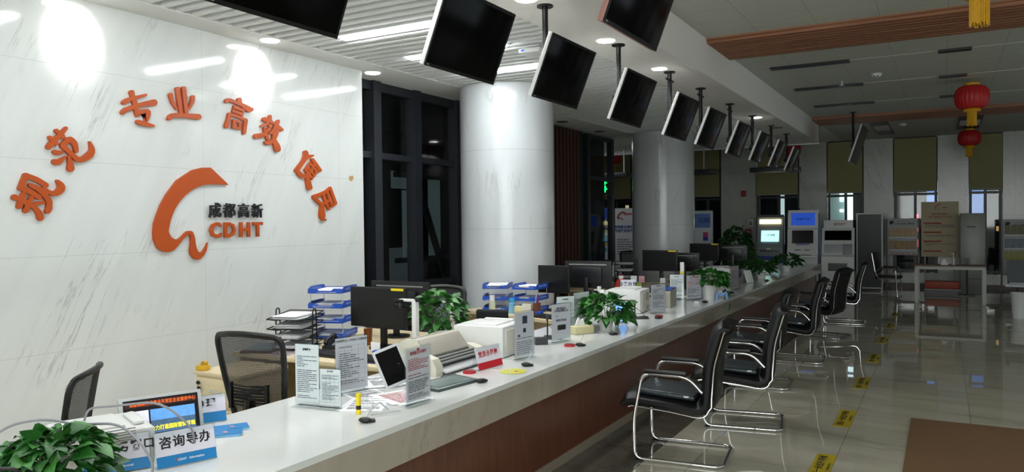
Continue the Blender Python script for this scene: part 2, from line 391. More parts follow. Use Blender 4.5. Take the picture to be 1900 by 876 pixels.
# far wall: marble piers, windows with olive roller blinds
wins = [(-9.1, -7.95), (-6.2, -5.35), (-4.42, -3.3), (-2.63, -1.75), (-1.09, -.115), (.53, 1.22), (2.2, 3.2), (4.0, 5.0)]
xs = [-10] + [v for p in wins for v in p] + [6.2]
for i in range(0, len(xs), 2):
    raw('wall_far', xs[i], xs[i+1], FAR, FAR+.3, 0, 3.8, marble_far)
for k, (a, c) in enumerate(wins):
    raw('wall_far_header', a, c, FAR+.02, FAR+.3, 3.68, 3.8, marble_far)
    raw('wall_far_sill', a, c, FAR+.05, FAR+.3, 0, .35, marble_far)
    b = MB()
    for x in (a+.04, (a+c)/2, c-.04): b.box((.06, .06, 3.4), (x, FAR+.2, 2.0))
    for z in (.4, 2.3, 3.6): b.box((c-a, .05, .06), ((a+c)/2, FAR+.2, z))
    wf = struct(b.obj('window_%d' % (k+3), black_frame)); MB().box((c-a, .01, 3.3), ((a+c)/2, FAR+.22, 2.0)).obj('pane', glass_m, wf)
lab = ['leftmost olive roller blind beyond the glazed end panel', 'olive roller blind just right of the second column', 'olive roller blind behind the far hanging screens',
       'olive roller blind behind the lone hanging screen', 'olive roller blind above the beige notice board', 'olive roller blind beside the rear red lantern']
for k, (a, c) in enumerate(wins[:6]):
    t = thing('roller_blind', lab[k], 'blind', ((a+c)/2, FAR-.03, 2.36), 0, 'olive roller blinds on the far wall')
    w_ = c-a-.06 if k < 5 else c-a-.02
    MB().box((w_, .006, 1.3), (0, 0, .67)).obj('cloth', blind_m, t)
    MB().box((w_, .02, .025), (0, 0, .01)).obj('bottom_bar', greyp, t)
    MB().cyl(.03, w_, (0, .02, 1.33), (0, PI/2, 0)).obj('roller', blackm, t)
raw('baseboard_far', -10, 6, FAR-.02, FAR, 0, .1, mat('dark_red_base', '3a1a18', rough=.4))
# night street beyond the far windows
raw('exterior_ground', -12, 8, FAR+.4, FAR+6, -.1, 0, dk)
raw('exterior_backdrop', -12, 8, FAR+5, FAR+5.1, 0, 4, dk)
def outlight(x, y, z, sx, sz, c, e, nm='exterior_lit_sign'):
    o = MB().box((sx, .04, sz), (x, y, z)).obj(nm, mat('lit_'+c, c, emit=c, estr=e)); return struct(o)
outlight(-2.52, FAR+1.5, 1.7, .75, 1.6, '8fa9a8', .32); outlight(-2.2, FAR+1.3, 1.6, .14, 2.0, 'cfe6ea', 2.2)
outlight(-2.42, FAR+1.4, 2.3, .1, .25, 'e6ffff', 1.5); outlight(-2.42, FAR+1.4, 1.93, .1, .08, 'e6ffff', 1.5)
outlight(-.22, FAR+1.2, 2.2, .3, .9, '5e86c8', .9); outlight(.72, FAR+1.2, 2.1, .42, .95, '3f6fb8', .7); outlight(.72, FAR+1.18, 1.7, .44, .2, 'a8bccd', .6)
outlight(-.6, FAR+1.2, 1.75, .07, .1, 'ff4050', 3); outlight(-.6, FAR+1.2, 1.4, .07, .1, 'ff4050', 2); outlight(-.6, FAR+1.2, 1.05, .06, .2, 'ff4050', .7)
outlight(1.3, FAR+1.2, 1.42, .3, .12, 'e0b070', .5); outlight(-3.35-.6, FAR+1.3, 1.8, .1, 1.6, 'b9cfd2', .8); outlight(-7.9, FAR+1.3, 2.1, .6, .5, '8a8f92', .3); outlight(-8.6, FAR+1.3, 1.9, .1, .6, 'd8cfa0', .5)

# columns
def column(x, y, label=None):
    struct(MB().lathe([(.56, 0), (.56, 3.3)], (0, 0, 0), 64).obj('column', marble_col, None, (x, y, 0)))
column(-4.55, 7.95); column(-4.47, 13.55)

# service counter
ct = MB(); ct.box((.89, 20.3, .03), (-2.705, 7.15, .745)); o = ct.obj('worktop', counter_top_m); tag(o, 'long white stone worktop of the service counter', 'worktop')
t = thing('service_counter', 'long service counter base with grey stone apron over red-brown wood panels', 'counter', (-2.3, 7.15, 0))
MB().box((.03, 20.28, .165), (.025, 0, .6475)).obj('apron', apron_m, t)
MB().box((.02, 20.1, .5), (-.06, 0, .32)).obj('wood_panel', wood_red, t)
MB().box((.03, 20.1, .07), (-.055, 0, .035)).obj('plinth', mat('plinth_stone', '8b7f70', rough=.3), t)
MB().box((.8, .04, .7), (-.44, 10.1, .36)).obj('end_panel', wood_red, t)
MB().box((.02, 20.1, .7), (-.83, 0, .36)).obj('back_panel', wood_pale, t)

# ================================================================== LIGHTS
def area(x, y, z, rot, sx, sy, e, col):
    L = bpy.data.lights.new('fill_lamp', 'AREA'); L.shape = 'RECTANGLE'; L.size = sx; L.size_y = sy; L.energy = e; L.color = col
    o = bpy.data.objects.new('fill_lamp', L); COL.objects.link(o); o.location = (x, y, z); o.rotation_euler = rot; return o
# unseen fill lamps added to brighten the hall, from the right and from behind
area(5.9, 9, 2.0, (0, PI/2, 0), 2.2, 14, 55, (.8, .95, 1.0))
area(1.5, -2.9, 2.2, (PI/2, 0, 0), 7, 2, 250, (.95, 1.0, 1.0))
area(-7.6, 15.6, 3.38, (0, 0, 0), 2.2, 1.6, 22, (.95, 1.0, 1.0))   # unseen fill added to brighten the side bay left of the second column
lit = mat('tube_glow', 'ffffff', emit=(0.93, 0.98, 1.0), estr=STRIP_E)
def strip(y, label):
    t = thing('ceiling_light', label, 'light', (-3.93, y, 3.3), 0, 'tube lights in the slatted ceiling')
    MB().box((1.06, .075, .02), (0, 0, .0)).obj('diffuser', lit, t)
    MB().box((1.1, .1, .05), (0, 0, .03)).obj('housing', whitep, t)
strip(-.6, 'unseen tube light added behind the viewer as fill'); strip(1.27, 'recessed tube light in the slatted ceiling nearest the viewer'); strip(3.13, 'recessed tube light in the slatted ceiling above the first desk chair')  # tube behind the viewer is unseen, added for more light
strip(5.0, 'bright tube light in the slatted ceiling, between the two nearest full screens'); strip(5.93, 'tube light in the slatted ceiling mostly hidden by the tilted screen')
strip(6.87, 'tube light in the slatted ceiling nearest the first column')
glow = mat('spot_glow', 'ffffff', emit=(1, .98, .93), estr=14); unlit = mat('spot_off', '3a3a38', rough=.3)
def downlight(x, y, z, on, label, power=DOWN_E, cone=75, group='round downlights', aim=0, blend=.3):
    t = thing('downlight', label, 'downlight', (x, y, z), 0, group)
    MB().lathe([(.095, -.004), (.1, 0), (.095, .006)]).obj('trim_ring', whitep if on else blackm, t)
    MB().cyl(.075, .006, (0, 0, -.006), n=28).obj('lens', glow if on else unlit, t)
    if on:
        L = bpy.data.lights.new('downlight_lamp', 'SPOT'); L.energy = power; L.spot_size = math.radians(cone); L.spot_blend = blend; L.shadow_soft_size = .06
        L.color = (1, .98, .95); lo = bpy.data.objects.new('downlight_lamp', L); COL.objects.link(lo); lo.parent = t; lo.location = (0, 0, -.02); lo.rotation_euler = (0, math.radians(aim), 0)
downlight(-5.02, 4.7, 3.3, True, 'lit downlight above the orange characters near the right end of the marble wall', 34, 70, aim=52, blend=.45)
downlight(-5.02, 3.12, 3.3, True, 'lit downlight washing the marble wall at the far left', 34, 70, aim=52, blend=.45)
downlight(-5.2, 6.27, 3.3, True, 'lit downlight above the black-framed window', 30)
SX = -2.57
for i, (y, l) in enumerate(((2.0, 'lit downlight in the soffit above the near end of the counter'), (3.35, 'lit downlight in the soffit above the screen nearest the picture top'), (4.79, 'lit downlight in the soffit cut by the top of the picture'), (6.25, 'lit downlight in the soffit beside the second hanging pole'), (7.7, 'lit downlight in the soffit beside the third hanging pole'))):
    downlight(SX, y, 3.3, True, l, 44, 110)
downlight(-2.52, 12.2, 3.3, True, 'lit downlight in the soffit beyond the tilted screens', 10, 110)
downlight(-2.5, 13.8, 3.3, False, 'unlit downlight in the soffit near its far end'); downlight(-5.26, 10.96, 3.3, False, 'dark unlit downlight above the brown slats, nearer one')
downlight(-5.28, 12.52, 3.3, False, 'dark unlit downlight above the glazed end panel')

# ================================================================== WALL LETTERING (marble wall, faces +X)
def wall_text(name, body, y, z, size, ang, m, label, group, bold, rnd, depth=.014, cat='lettering', sx=1.0):
    o = text(name, body, size, m, None, (0, 0, 0), (0, 0, 0), bold, depth, sx, round_=rnd)
    me = o.data; vs = [v.co.copy() for v in me.vertices]
    cx_ = (min(v.x for v in vs)+max(v.x for v in vs))/2; cy_ = (min(v.y for v in vs)+max(v.y for v in vs))/2
    me.transform(Matrix.Translation((-cx_, -cy_, 0)))
    me.transform(Matrix.Rotation(PI/2, 4, 'Z') @ Matrix.Rotation(PI/2, 4, 'X') @ Matrix.Rotation(ang, 4, 'Z'))
    o.location = (-5.206, y, z); return tag(o, label, cat, group)
chars = [('规', 2.872, 1.919, 58, 'first'), ('范', 3.084, 2.254, 38, 'second'), ('专', 3.609, 2.596, 13, 'third'), ('业', 4.006, 2.683, 2, 'fourth'),
         ('高', 4.537, 2.655, -14, 'fifth'), ('效', 4.862, 2.535, -25, 'sixth'), ('便', 5.381, 2.232, -42, 'seventh'), ('民', 5.562, 1.876, -56, 'last')]
desc = {'规': 'lowest orange character at the left foot of the slogan arc', '范': 'orange character second from the left foot of the slogan arc',
        '专': 'orange character third from the left in the slogan arc', '业': 'upright orange character at the crown of the slogan arc, flat stroke along its base',
        '高': 'orange boxy character just right of the crown of the slogan arc', '效': 'orange character sixth in the slogan arc, below the right glare spot',
        '便': 'orange character second from the right foot of the slogan arc', '民': 'lowest orange character at the right foot of the slogan arc'}
STROKES = [[(0,[(-0.173,-0.021),(-0.167,-0.023),(-0.158,-0.025),(-0.147,-0.029),(-0.131,-0.038),(-0.112,-0.049),(-0.094,-0.06),(-0.079,-0.066),(-0.067,-0.07),(-0.057,-0.076),(-0.046,-0.088),(-0.037,-0.103),(-0.032,-0.116),(-0.029,-0.124),(-0.028,-0.133),(-0.027,-0.14),(-0.021,-0.152),(-0.01,-0.158),(0.003,-0.156),(0.012,-0.146),(0.014,-0.133),(0.013,-0.125),(0.01,-0.111),(0.003,-0.095),(-0.01,-0.081),(-0.025,-0.067),(-0.04,-0.055),(-0.053,-0.045),(-0.065,-0.036),(-0.078,-0.028),(-0.096,-0.018),(-0.116,-0.008),(-0.133,0.001),(-0.146,0.007),(-0.155,0.011),(-0.161,0.014),(-0.172,0.014),(-0.18,0.007),(-0.184,-0.004),(-0.181,-0.015)],[]),(0,[(-0.124,0.022),(-0.154,-0.056),(-0.155,-0.067),(-0.149,-0.076),(-0.14,-0.08),(-0.13,-0.077),(-0.123,-0.068),(-0.096,0.013),(-0.096,0.022),(-0.101,0.03),(-0.109,0.033),(-0.118,0.03)],[]),(0,[(-0.075,0.002),(-0.114,-0.081),(-0.115,-0.092),(-0.11,-0.102),(-0.1,-0.107),(-0.089,-0.104),(-0.081,-0.095),(-0.048,-0.009),(-0.047,0),(-0.052,0.009),(-0.06,0.012),(-0.069,0.01)],[]),(0,[(-0.052,-0.067),(-0.043,-0.062),(-0.03,-0.057),(-0.019,-0.052),(-0.008,-0.05),(0.005,-0.048),(0.014,-0.047),(0.02,-0.044),(0.024,-0.038),(0.023,-0.031),(0.019,-0.026),(0.012,-0.024),(0.003,-0.025),(-0.01,-0.026),(-0.025,-0.029),(-0.039,-0.035),(-0.052,-0.042),(-0.061,-0.047),(-0.066,-0.052),(-0.067,-0.058),(-0.064,-0.064),(-0.059,-0.068)],[]),(0,[(-0.101,0.122),(-0.082,0.116),(-0.055,0.108),(-0.03,0.098),(-0.01,0.087),(0.01,0.074),(0.024,0.065),(0.034,0.063),(0.043,0.067),(0.049,0.076),(0.049,0.086),(0.043,0.094),(0.029,0.103),(0.008,0.116),(-0.015,0.129),(-0.042,0.14),(-0.07,0.149),(-0.089,0.156),(-0.099,0.156),(-0.108,0.149),(-0.112,0.139),(-0.109,0.129)],[]),(0,[(-0.11,0.145),(-0.142,0.063),(-0.143,0.051),(-0.137,0.042),(-0.127,0.038),(-0.117,0.041),(-0.109,0.05),(-0.079,0.134),(-0.078,0.145),(-0.084,0.153),(-0.094,0.157),(-0.104,0.153)],[]),(0,[(-0.133,0.039),(-0.118,0.034),(-0.096,0.026),(-0.075,0.017),(-0.055,0.006),(-0.036,-0.007),(-0.021,-0.017),(-0.012,-0.019),(-0.002,-0.015),(0.003,-0.006),(0.003,0.004),(-0.003,0.012),(-0.018,0.021),(-0.038,0.034),(-0.06,0.047),(-0.082,0.058),(-0.104,0.067),(-0.119,0.074),(-0.13,0.074),(-0.139,0.068),(-0.144,0.057),(-0.141,0.046)],[]),(0,[(-0.074,0.066),(-0.062,0.059),(-0.045,0.049),(-0.029,0.039),(-0.016,0.029),(-0.005,0.019),(0.006,0.008),(0.016,-0.005),(0.025,-0.019),(0.031,-0.03),(0.033,-0.042),(0.032,-0.055),(0.031,-0.066),(0.03,-0.073),(0.027,-0.078),(0.024,-0.082),(0.022,-0.094),(0.027,-0.105),(0.037,-0.11),(0.048,-0.109),(0.057,-0.101),(0.06,-0.095),(0.065,-0.085),(0.069,-0.072),(0.07,-0.056),(0.071,-0.037),(0.067,-0.017),(0.057,0.002),(0.045,0.019),(0.032,0.033),(0.019,0.046),(0.005,0.058),(-0.011,0.068),(-0.03,0.077),(-0.049,0.085),(-0.063,0.091),(-0.071,0.091),(-0.078,0.087),(-0.081,0.08),(-0.08,0.072)],[]),(0,[(0.008,0.05),(0.018,0.042),(0.033,0.03),(0.048,0.021),(0.063,0.014),(0.08,0.01),(0.099,0.01),(0.119,0.017),(0.137,0.028),(0.152,0.043),(0.159,0.062),(0.158,0.079),(0.151,0.093),(0.139,0.105),(0.126,0.113),(0.117,0.119),(0.112,0.121),(0.106,0.121),(0.102,0.117),(0.101,0.111),(0.103,0.106),(0.107,0.096),(0.112,0.084),(0.113,0.074),(0.112,0.069),(0.111,0.068),(0.111,0.069),(0.106,0.062),(0.098,0.052),(0.09,0.045),(0.083,0.042),(0.072,0.043),(0.06,0.046),(0.047,0.052),(0.032,0.061),(0.022,0.068),(0.016,0.07),(0.009,0.068),(0.005,0.062),(0.005,0.055)],[])],
[(0,[(-0.047,0.145),(-0.056,0.135),(-0.069,0.12),(-0.082,0.105),(-0.095,0.092),(-0.111,0.079),(-0.127,0.063),(-0.143,0.045),(-0.158,0.027),(-0.168,0.014),(-0.172,0.003),(-0.17,-0.007),(-0.162,-0.014),(-0.15,-0.014),(-0.141,-0.007),(-0.131,0.006),(-0.117,0.024),(-0.103,0.041),(-0.09,0.056),(-0.075,0.07),(-0.06,0.086),(-0.047,0.103),(-0.035,0.12),(-0.027,0.131),(-0.024,0.139),(-0.026,0.147),(-0.032,0.151),(-0.04,0.151)],[]),(0,[(-0.11,0.106),(-0.069,0.067),(-0.061,0.064),(-0.051,0.066),(-0.045,0.074),(-0.043,0.083),(-0.047,0.091),(-0.092,0.127),(-0.099,0.13),(-0.107,0.128),(-0.112,0.121),(-0.114,0.113)],[]),(0,[(-0.154,0.057),(-0.113,0.018),(-0.105,0.014),(-0.096,0.017),(-0.089,0.024),(-0.088,0.034),(-0.092,0.041),(-0.136,0.077),(-0.143,0.08),(-0.151,0.078),(-0.156,0.072),(-0.157,0.064)],[]),(0,[(-0.121,-0.042),(-0.117,-0.045),(-0.108,-0.048),(-0.096,-0.049),(-0.083,-0.045),(-0.071,-0.039),(-0.063,-0.034),(-0.059,-0.031),(-0.056,-0.026),(-0.057,-0.021),(-0.061,-0.017),(-0.067,-0.017),(-0.075,-0.017),(-0.087,-0.017),(-0.095,-0.017),(-0.098,-0.016),(-0.104,-0.015),(-0.108,-0.014),(-0.117,-0.013),(-0.126,-0.019),(-0.13,-0.027),(-0.128,-0.036)],[]),(0,[(-0.127,-0.109),(-0.122,-0.113),(-0.109,-0.118),(-0.09,-0.114),(-0.071,-0.098),(-0.054,-0.078),(-0.041,-0.064),(-0.039,-0.06),(-0.039,-0.055),(-0.041,-0.051),(-0.046,-0.05),(-0.05,-0.052),(-0.067,-0.061),(-0.089,-0.072),(-0.104,-0.079),(-0.105,-0.078),(-0.105,-0.079),(-0.11,-0.078),(-0.12,-0.076),(-0.13,-0.081),(-0.135,-0.091),(-0.134,-0.102)],[]),(0,[(-0.03,-0.057),(-0.03,-0.069),(-0.029,-0.087),(-0.029,-0.102),(-0.031,-0.114),(-0.033,-0.126),(-0.034,-0.135),(-0.03,-0.149),(-0.017,-0.157),(-0.002,-0.156),(0.01,-0.146),(0.015,-0.131),(0.013,-0.122),(0.01,-0.109),(0.006,-0.094),(0,-0.078),(-0.008,-0.062),(-0.013,-0.051),(-0.016,-0.047),(-0.021,-0.045),(-0.026,-0.047),(-0.03,-0.052)],[]),(0,[(-0.044,0.012),(-0.04,0.019),(-0.035,0.027),(-0.03,0.034),(-0.022,0.04),(-0.016,0.043),(-0.017,0.043),(-0.013,0.041),(-0.004,0.035),(0.004,0.027),(0.009,0.016),(0.013,-0.001),(0.016,-0.014),(0.02,-0.021),(0.028,-0.025),(0.037,-0.023),(0.044,-0.016),(0.045,-0.007),(0.045,0.007),(0.043,0.027),(0.038,0.048),(0.026,0.064),(0.011,0.077),(-0.008,0.085),(-0.03,0.079),(-0.044,0.067),(-0.053,0.057),(-0.062,0.048),(-0.07,0.038),(-0.075,0.032),(-0.079,0.02),(-0.075,0.009),(-0.066,0.003),(-0.053,0.004)],[]),(0,[(-0.072,0.002),(-0.062,-0.006),(-0.047,-0.018),(-0.032,-0.031),(-0.015,-0.047),(0.003,-0.065),(0.022,-0.08),(0.041,-0.087),(0.06,-0.088),(0.079,-0.084),(0.101,-0.075),(0.123,-0.062),(0.142,-0.047),(0.154,-0.031),(0.162,-0.012),(0.162,0.009),(0.155,0.03),(0.143,0.05),(0.134,0.063),(0.132,0.065),(0.128,0.066),(0.125,0.064),(0.123,0.061),(0.123,0.058),(0.125,0.042),(0.127,0.021),(0.125,0.005),(0.12,-0.002),(0.115,-0.007),(0.107,-0.014),(0.095,-0.025),(0.08,-0.038),(0.066,-0.047),(0.058,-0.05),(0.051,-0.051),(0.042,-0.048),(0.026,-0.038),(0.008,-0.022),(-0.01,-0.007),(-0.025,0.007),(-0.038,0.02),(-0.047,0.029),(-0.057,0.033),(-0.068,0.03),(-0.075,0.022),(-0.077,0.011)],[])],
[(0,[(-0.088,0.104),(-0.085,0.097),(-0.081,0.086),(-0.077,0.073),(-0.072,0.057),(-0.068,0.039),(-0.064,0.022),(-0.059,0.002),(-0.053,-0.019),(-0.049,-0.036),(-0.045,-0.047),(-0.041,-0.054),(-0.039,-0.058),(-0.036,-0.064),(-0.03,-0.066),(-0.023,-0.064),(-0.018,-0.059),(-0.017,-0.053),(-0.016,-0.047),(-0.015,-0.039),(-0.015,-0.027),(-0.017,-0.008),(-0.02,0.014),(-0.024,0.036),(-0.031,0.055),(-0.039,0.072),(-0.045,0.086),(-0.047,0.099),(-0.049,0.11),(-0.049,0.118),(-0.056,0.127),(-0.067,0.13),(-0.079,0.125),(-0.087,0.115)],[]),(0,[(-0.122,0.018),(-0.114,0.024),(-0.103,0.034),(-0.091,0.042),(-0.078,0.048),(-0.061,0.053),(-0.04,0.061),(-0.01,0.074),(0.023,0.089),(0.046,0.1),(0.051,0.104),(0.054,0.109),(0.052,0.115),(0.047,0.118),(0.041,0.117),(0.016,0.108),(-0.017,0.096),(-0.047,0.086),(-0.067,0.079),(-0.085,0.074),(-0.102,0.067),(-0.119,0.057),(-0.133,0.048),(-0.142,0.041),(-0.148,0.032),(-0.149,0.022),(-0.142,0.015),(-0.132,0.013)],[]),(0,[(-0.129,-0.053),(-0.125,-0.048),(-0.121,-0.043),(-0.112,-0.037),(-0.096,-0.028),(-0.073,-0.018),(-0.048,-0.008),(-0.024,0.002),(0.001,0.011),(0.027,0.018),(0.058,0.025),(0.091,0.031),(0.115,0.035),(0.131,0.044),(0.139,0.058),(0.137,0.074),(0.125,0.083),(0.108,0.084),(0.085,0.075),(0.052,0.064),(0.02,0.052),(-0.007,0.042),(-0.034,0.032),(-0.058,0.022),(-0.083,0.011),(-0.108,0),(-0.128,-0.01),(-0.142,-0.021),(-0.151,-0.03),(-0.155,-0.036),(-0.159,-0.046),(-0.157,-0.055),(-0.149,-0.06),(-0.138,-0.06)],[]),(0,[(-0.023,-0.052),(-0.018,-0.048),(-0.014,-0.046),(-0.008,-0.044),(0.01,-0.038),(0.036,-0.032),(0.05,-0.029),(0.044,-0.026),(0.041,-0.026),(0.038,-0.035),(0.036,-0.052),(0.031,-0.072),(0.028,-0.086),(0.028,-0.094),(0.033,-0.1),(0.041,-0.101),(0.049,-0.098),(0.054,-0.091),(0.062,-0.077),(0.072,-0.057),(0.079,-0.039),(0.082,-0.025),(0.079,-0.007),(0.058,0.004),(0.033,0.001),(0.004,-0.006),(-0.02,-0.014),(-0.035,-0.026),(-0.04,-0.038),(-0.042,-0.044),(-0.044,-0.05),(-0.041,-0.056),(-0.035,-0.058),(-0.028,-0.057)],[]),(0,[(-0.031,-0.115),(-0.018,-0.119),(0.002,-0.125),(0.024,-0.128),(0.051,-0.129),(0.08,-0.128),(0.101,-0.127),(0.107,-0.126),(0.112,-0.121),(0.113,-0.116),(0.111,-0.111),(0.105,-0.108),(0.086,-0.104),(0.059,-0.098),(0.035,-0.093),(0.014,-0.09),(-0.005,-0.087),(-0.019,-0.085),(-0.029,-0.086),(-0.038,-0.092),(-0.041,-0.102),(-0.039,-0.11)],[])],
[(0,[(-0.157,0.047),(-0.153,0.033),(-0.147,0.014),(-0.139,-0.007),(-0.124,-0.026),(-0.108,-0.044),(-0.096,-0.057),(-0.092,-0.059),(-0.087,-0.059),(-0.082,-0.056),(-0.08,-0.052),(-0.082,-0.048),(-0.09,-0.033),(-0.101,-0.012),(-0.111,0.007),(-0.116,0.025),(-0.12,0.044),(-0.123,0.058),(-0.128,0.065),(-0.137,0.068),(-0.148,0.064),(-0.155,0.056)],[]),(0,[(-0.096,0.102),(-0.093,0.083),(-0.09,0.055),(-0.086,0.023),(-0.079,-0.014),(-0.071,-0.055),(-0.066,-0.084),(-0.062,-0.09),(-0.054,-0.093),(-0.045,-0.091),(-0.039,-0.085),(-0.038,-0.077),(-0.041,-0.047),(-0.046,-0.006),(-0.05,0.032),(-0.053,0.063),(-0.055,0.091),(-0.056,0.111),(-0.06,0.12),(-0.071,0.124),(-0.083,0.121),(-0.093,0.113)],[]),(0,[(-0.041,0.114),(-0.038,0.089),(-0.034,0.054),(-0.029,0.019),(-0.025,-0.017),(-0.02,-0.053),(-0.017,-0.078),(-0.013,-0.085),(-0.005,-0.088),(0.005,-0.086),(0.012,-0.08),(0.014,-0.071),(0.012,-0.046),(0.009,-0.009),(0.007,0.027),(0.004,0.063),(0.001,0.098),(-0.001,0.123),(-0.006,0.132),(-0.017,0.136),(-0.029,0.133),(-0.039,0.124)],[]),(0,[(0.044,0.061),(0.042,0.05),(0.039,0.034),(0.035,0.018),(0.028,-0.002),(0.019,-0.023),(0.012,-0.039),(0.011,-0.043),(0.013,-0.046),(0.017,-0.048),(0.021,-0.047),(0.025,-0.044),(0.036,-0.03),(0.053,-0.009),(0.067,0.012),(0.075,0.032),(0.078,0.05),(0.08,0.062),(0.078,0.072),(0.07,0.077),(0.059,0.077),(0.049,0.071)],[]),(0,[(-0.138,-0.137),(-0.135,-0.131),(-0.133,-0.128),(-0.128,-0.126),(-0.101,-0.121),(-0.062,-0.116),(-0.025,-0.113),(0.005,-0.112),(0.032,-0.113),(0.056,-0.114),(0.076,-0.114),(0.093,-0.115),(0.104,-0.115),(0.121,-0.11),(0.134,-0.098),(0.136,-0.083),(0.127,-0.071),(0.111,-0.067),(0.099,-0.068),(0.082,-0.07),(0.061,-0.071),(0.037,-0.073),(0.009,-0.075),(-0.022,-0.078),(-0.06,-0.081),(-0.101,-0.085),(-0.136,-0.091),(-0.159,-0.105),(-0.169,-0.121),(-0.172,-0.129),(-0.173,-0.139),(-0.167,-0.147),(-0.156,-0.149),(-0.145,-0.146)],[])],
[(0,[(-0.125,0.09),(-0.121,0.094),(-0.12,0.097),(-0.117,0.098),(-0.102,0.098),(-0.08,0.094),(-0.056,0.09),(-0.031,0.084),(-0.005,0.078),(0.018,0.07),(0.039,0.059),(0.06,0.046),(0.082,0.037),(0.106,0.037),(0.122,0.045),(0.129,0.05),(0.139,0.056),(0.144,0.066),(0.141,0.075),(0.131,0.08),(0.119,0.079),(0.113,0.08),(0.111,0.083),(0.108,0.085),(0.092,0.089),(0.066,0.096),(0.038,0.102),(0.01,0.107),(-0.017,0.112),(-0.043,0.116),(-0.067,0.121),(-0.09,0.127),(-0.111,0.129),(-0.132,0.126),(-0.146,0.118),(-0.152,0.113),(-0.159,0.103),(-0.158,0.093),(-0.15,0.086),(-0.137,0.085)],[]),(0,[(-0.029,0.126),(-0.027,0.098),(-0.022,0.088),(-0.011,0.084),(0.003,0.086),(0.014,0.095),(0.017,0.106),(0.015,0.135),(0.01,0.144),(-0.002,0.148),(-0.015,0.146),(-0.026,0.137)],[]),(1,[(-0.066,0.049),(0.021,0.032),(0.026,0.022),(-0.064,0.038)],[(-0.067,0.077),(0.044,0.056),(0.027,-0.006),(-0.087,0.015)]),(0,[(-0.119,-0.017),(-0.095,-0.02),(-0.062,-0.023),(-0.03,-0.028),(0,-0.035),(0.03,-0.044),(0.051,-0.05),(0.061,-0.051),(0.071,-0.046),(0.076,-0.038),(0.074,-0.03),(0.067,-0.025),(0.045,-0.019),(0.014,-0.011),(-0.019,-0.004),(-0.052,0.002),(-0.086,0.006),(-0.109,0.009),(-0.119,0.008),(-0.127,0.002),(-0.13,-0.007),(-0.127,-0.014)],[]),(0,[(-0.13,-0.004),(-0.133,-0.016),(-0.137,-0.034),(-0.143,-0.052),(-0.151,-0.071),(-0.16,-0.091),(-0.166,-0.105),(-0.166,-0.116),(-0.158,-0.124),(-0.146,-0.126),(-0.133,-0.121),(-0.125,-0.111),(-0.121,-0.097),(-0.115,-0.076),(-0.109,-0.055),(-0.104,-0.036),(-0.101,-0.017),(-0.098,-0.004),(-0.099,0.003),(-0.106,0.008),(-0.116,0.009),(-0.125,0.004)],[]),(0,[(0.041,-0.037),(0.037,-0.053),(0.032,-0.076),(0.028,-0.097),(0.026,-0.117),(0.024,-0.135),(0.023,-0.147),(0.025,-0.155),(0.033,-0.16),(0.043,-0.16),(0.052,-0.154),(0.056,-0.146),(0.058,-0.134),(0.061,-0.116),(0.064,-0.097),(0.069,-0.076),(0.074,-0.054),(0.077,-0.038),(0.075,-0.029),(0.068,-0.024),(0.056,-0.024),(0.046,-0.029)],[]),(1,[(-0.059,-0.064),(-0.02,-0.072),(-0.023,-0.104),(-0.062,-0.1)],[(-0.079,-0.044),(0.008,-0.053),(-0.003,-0.125),(-0.09,-0.119)])],
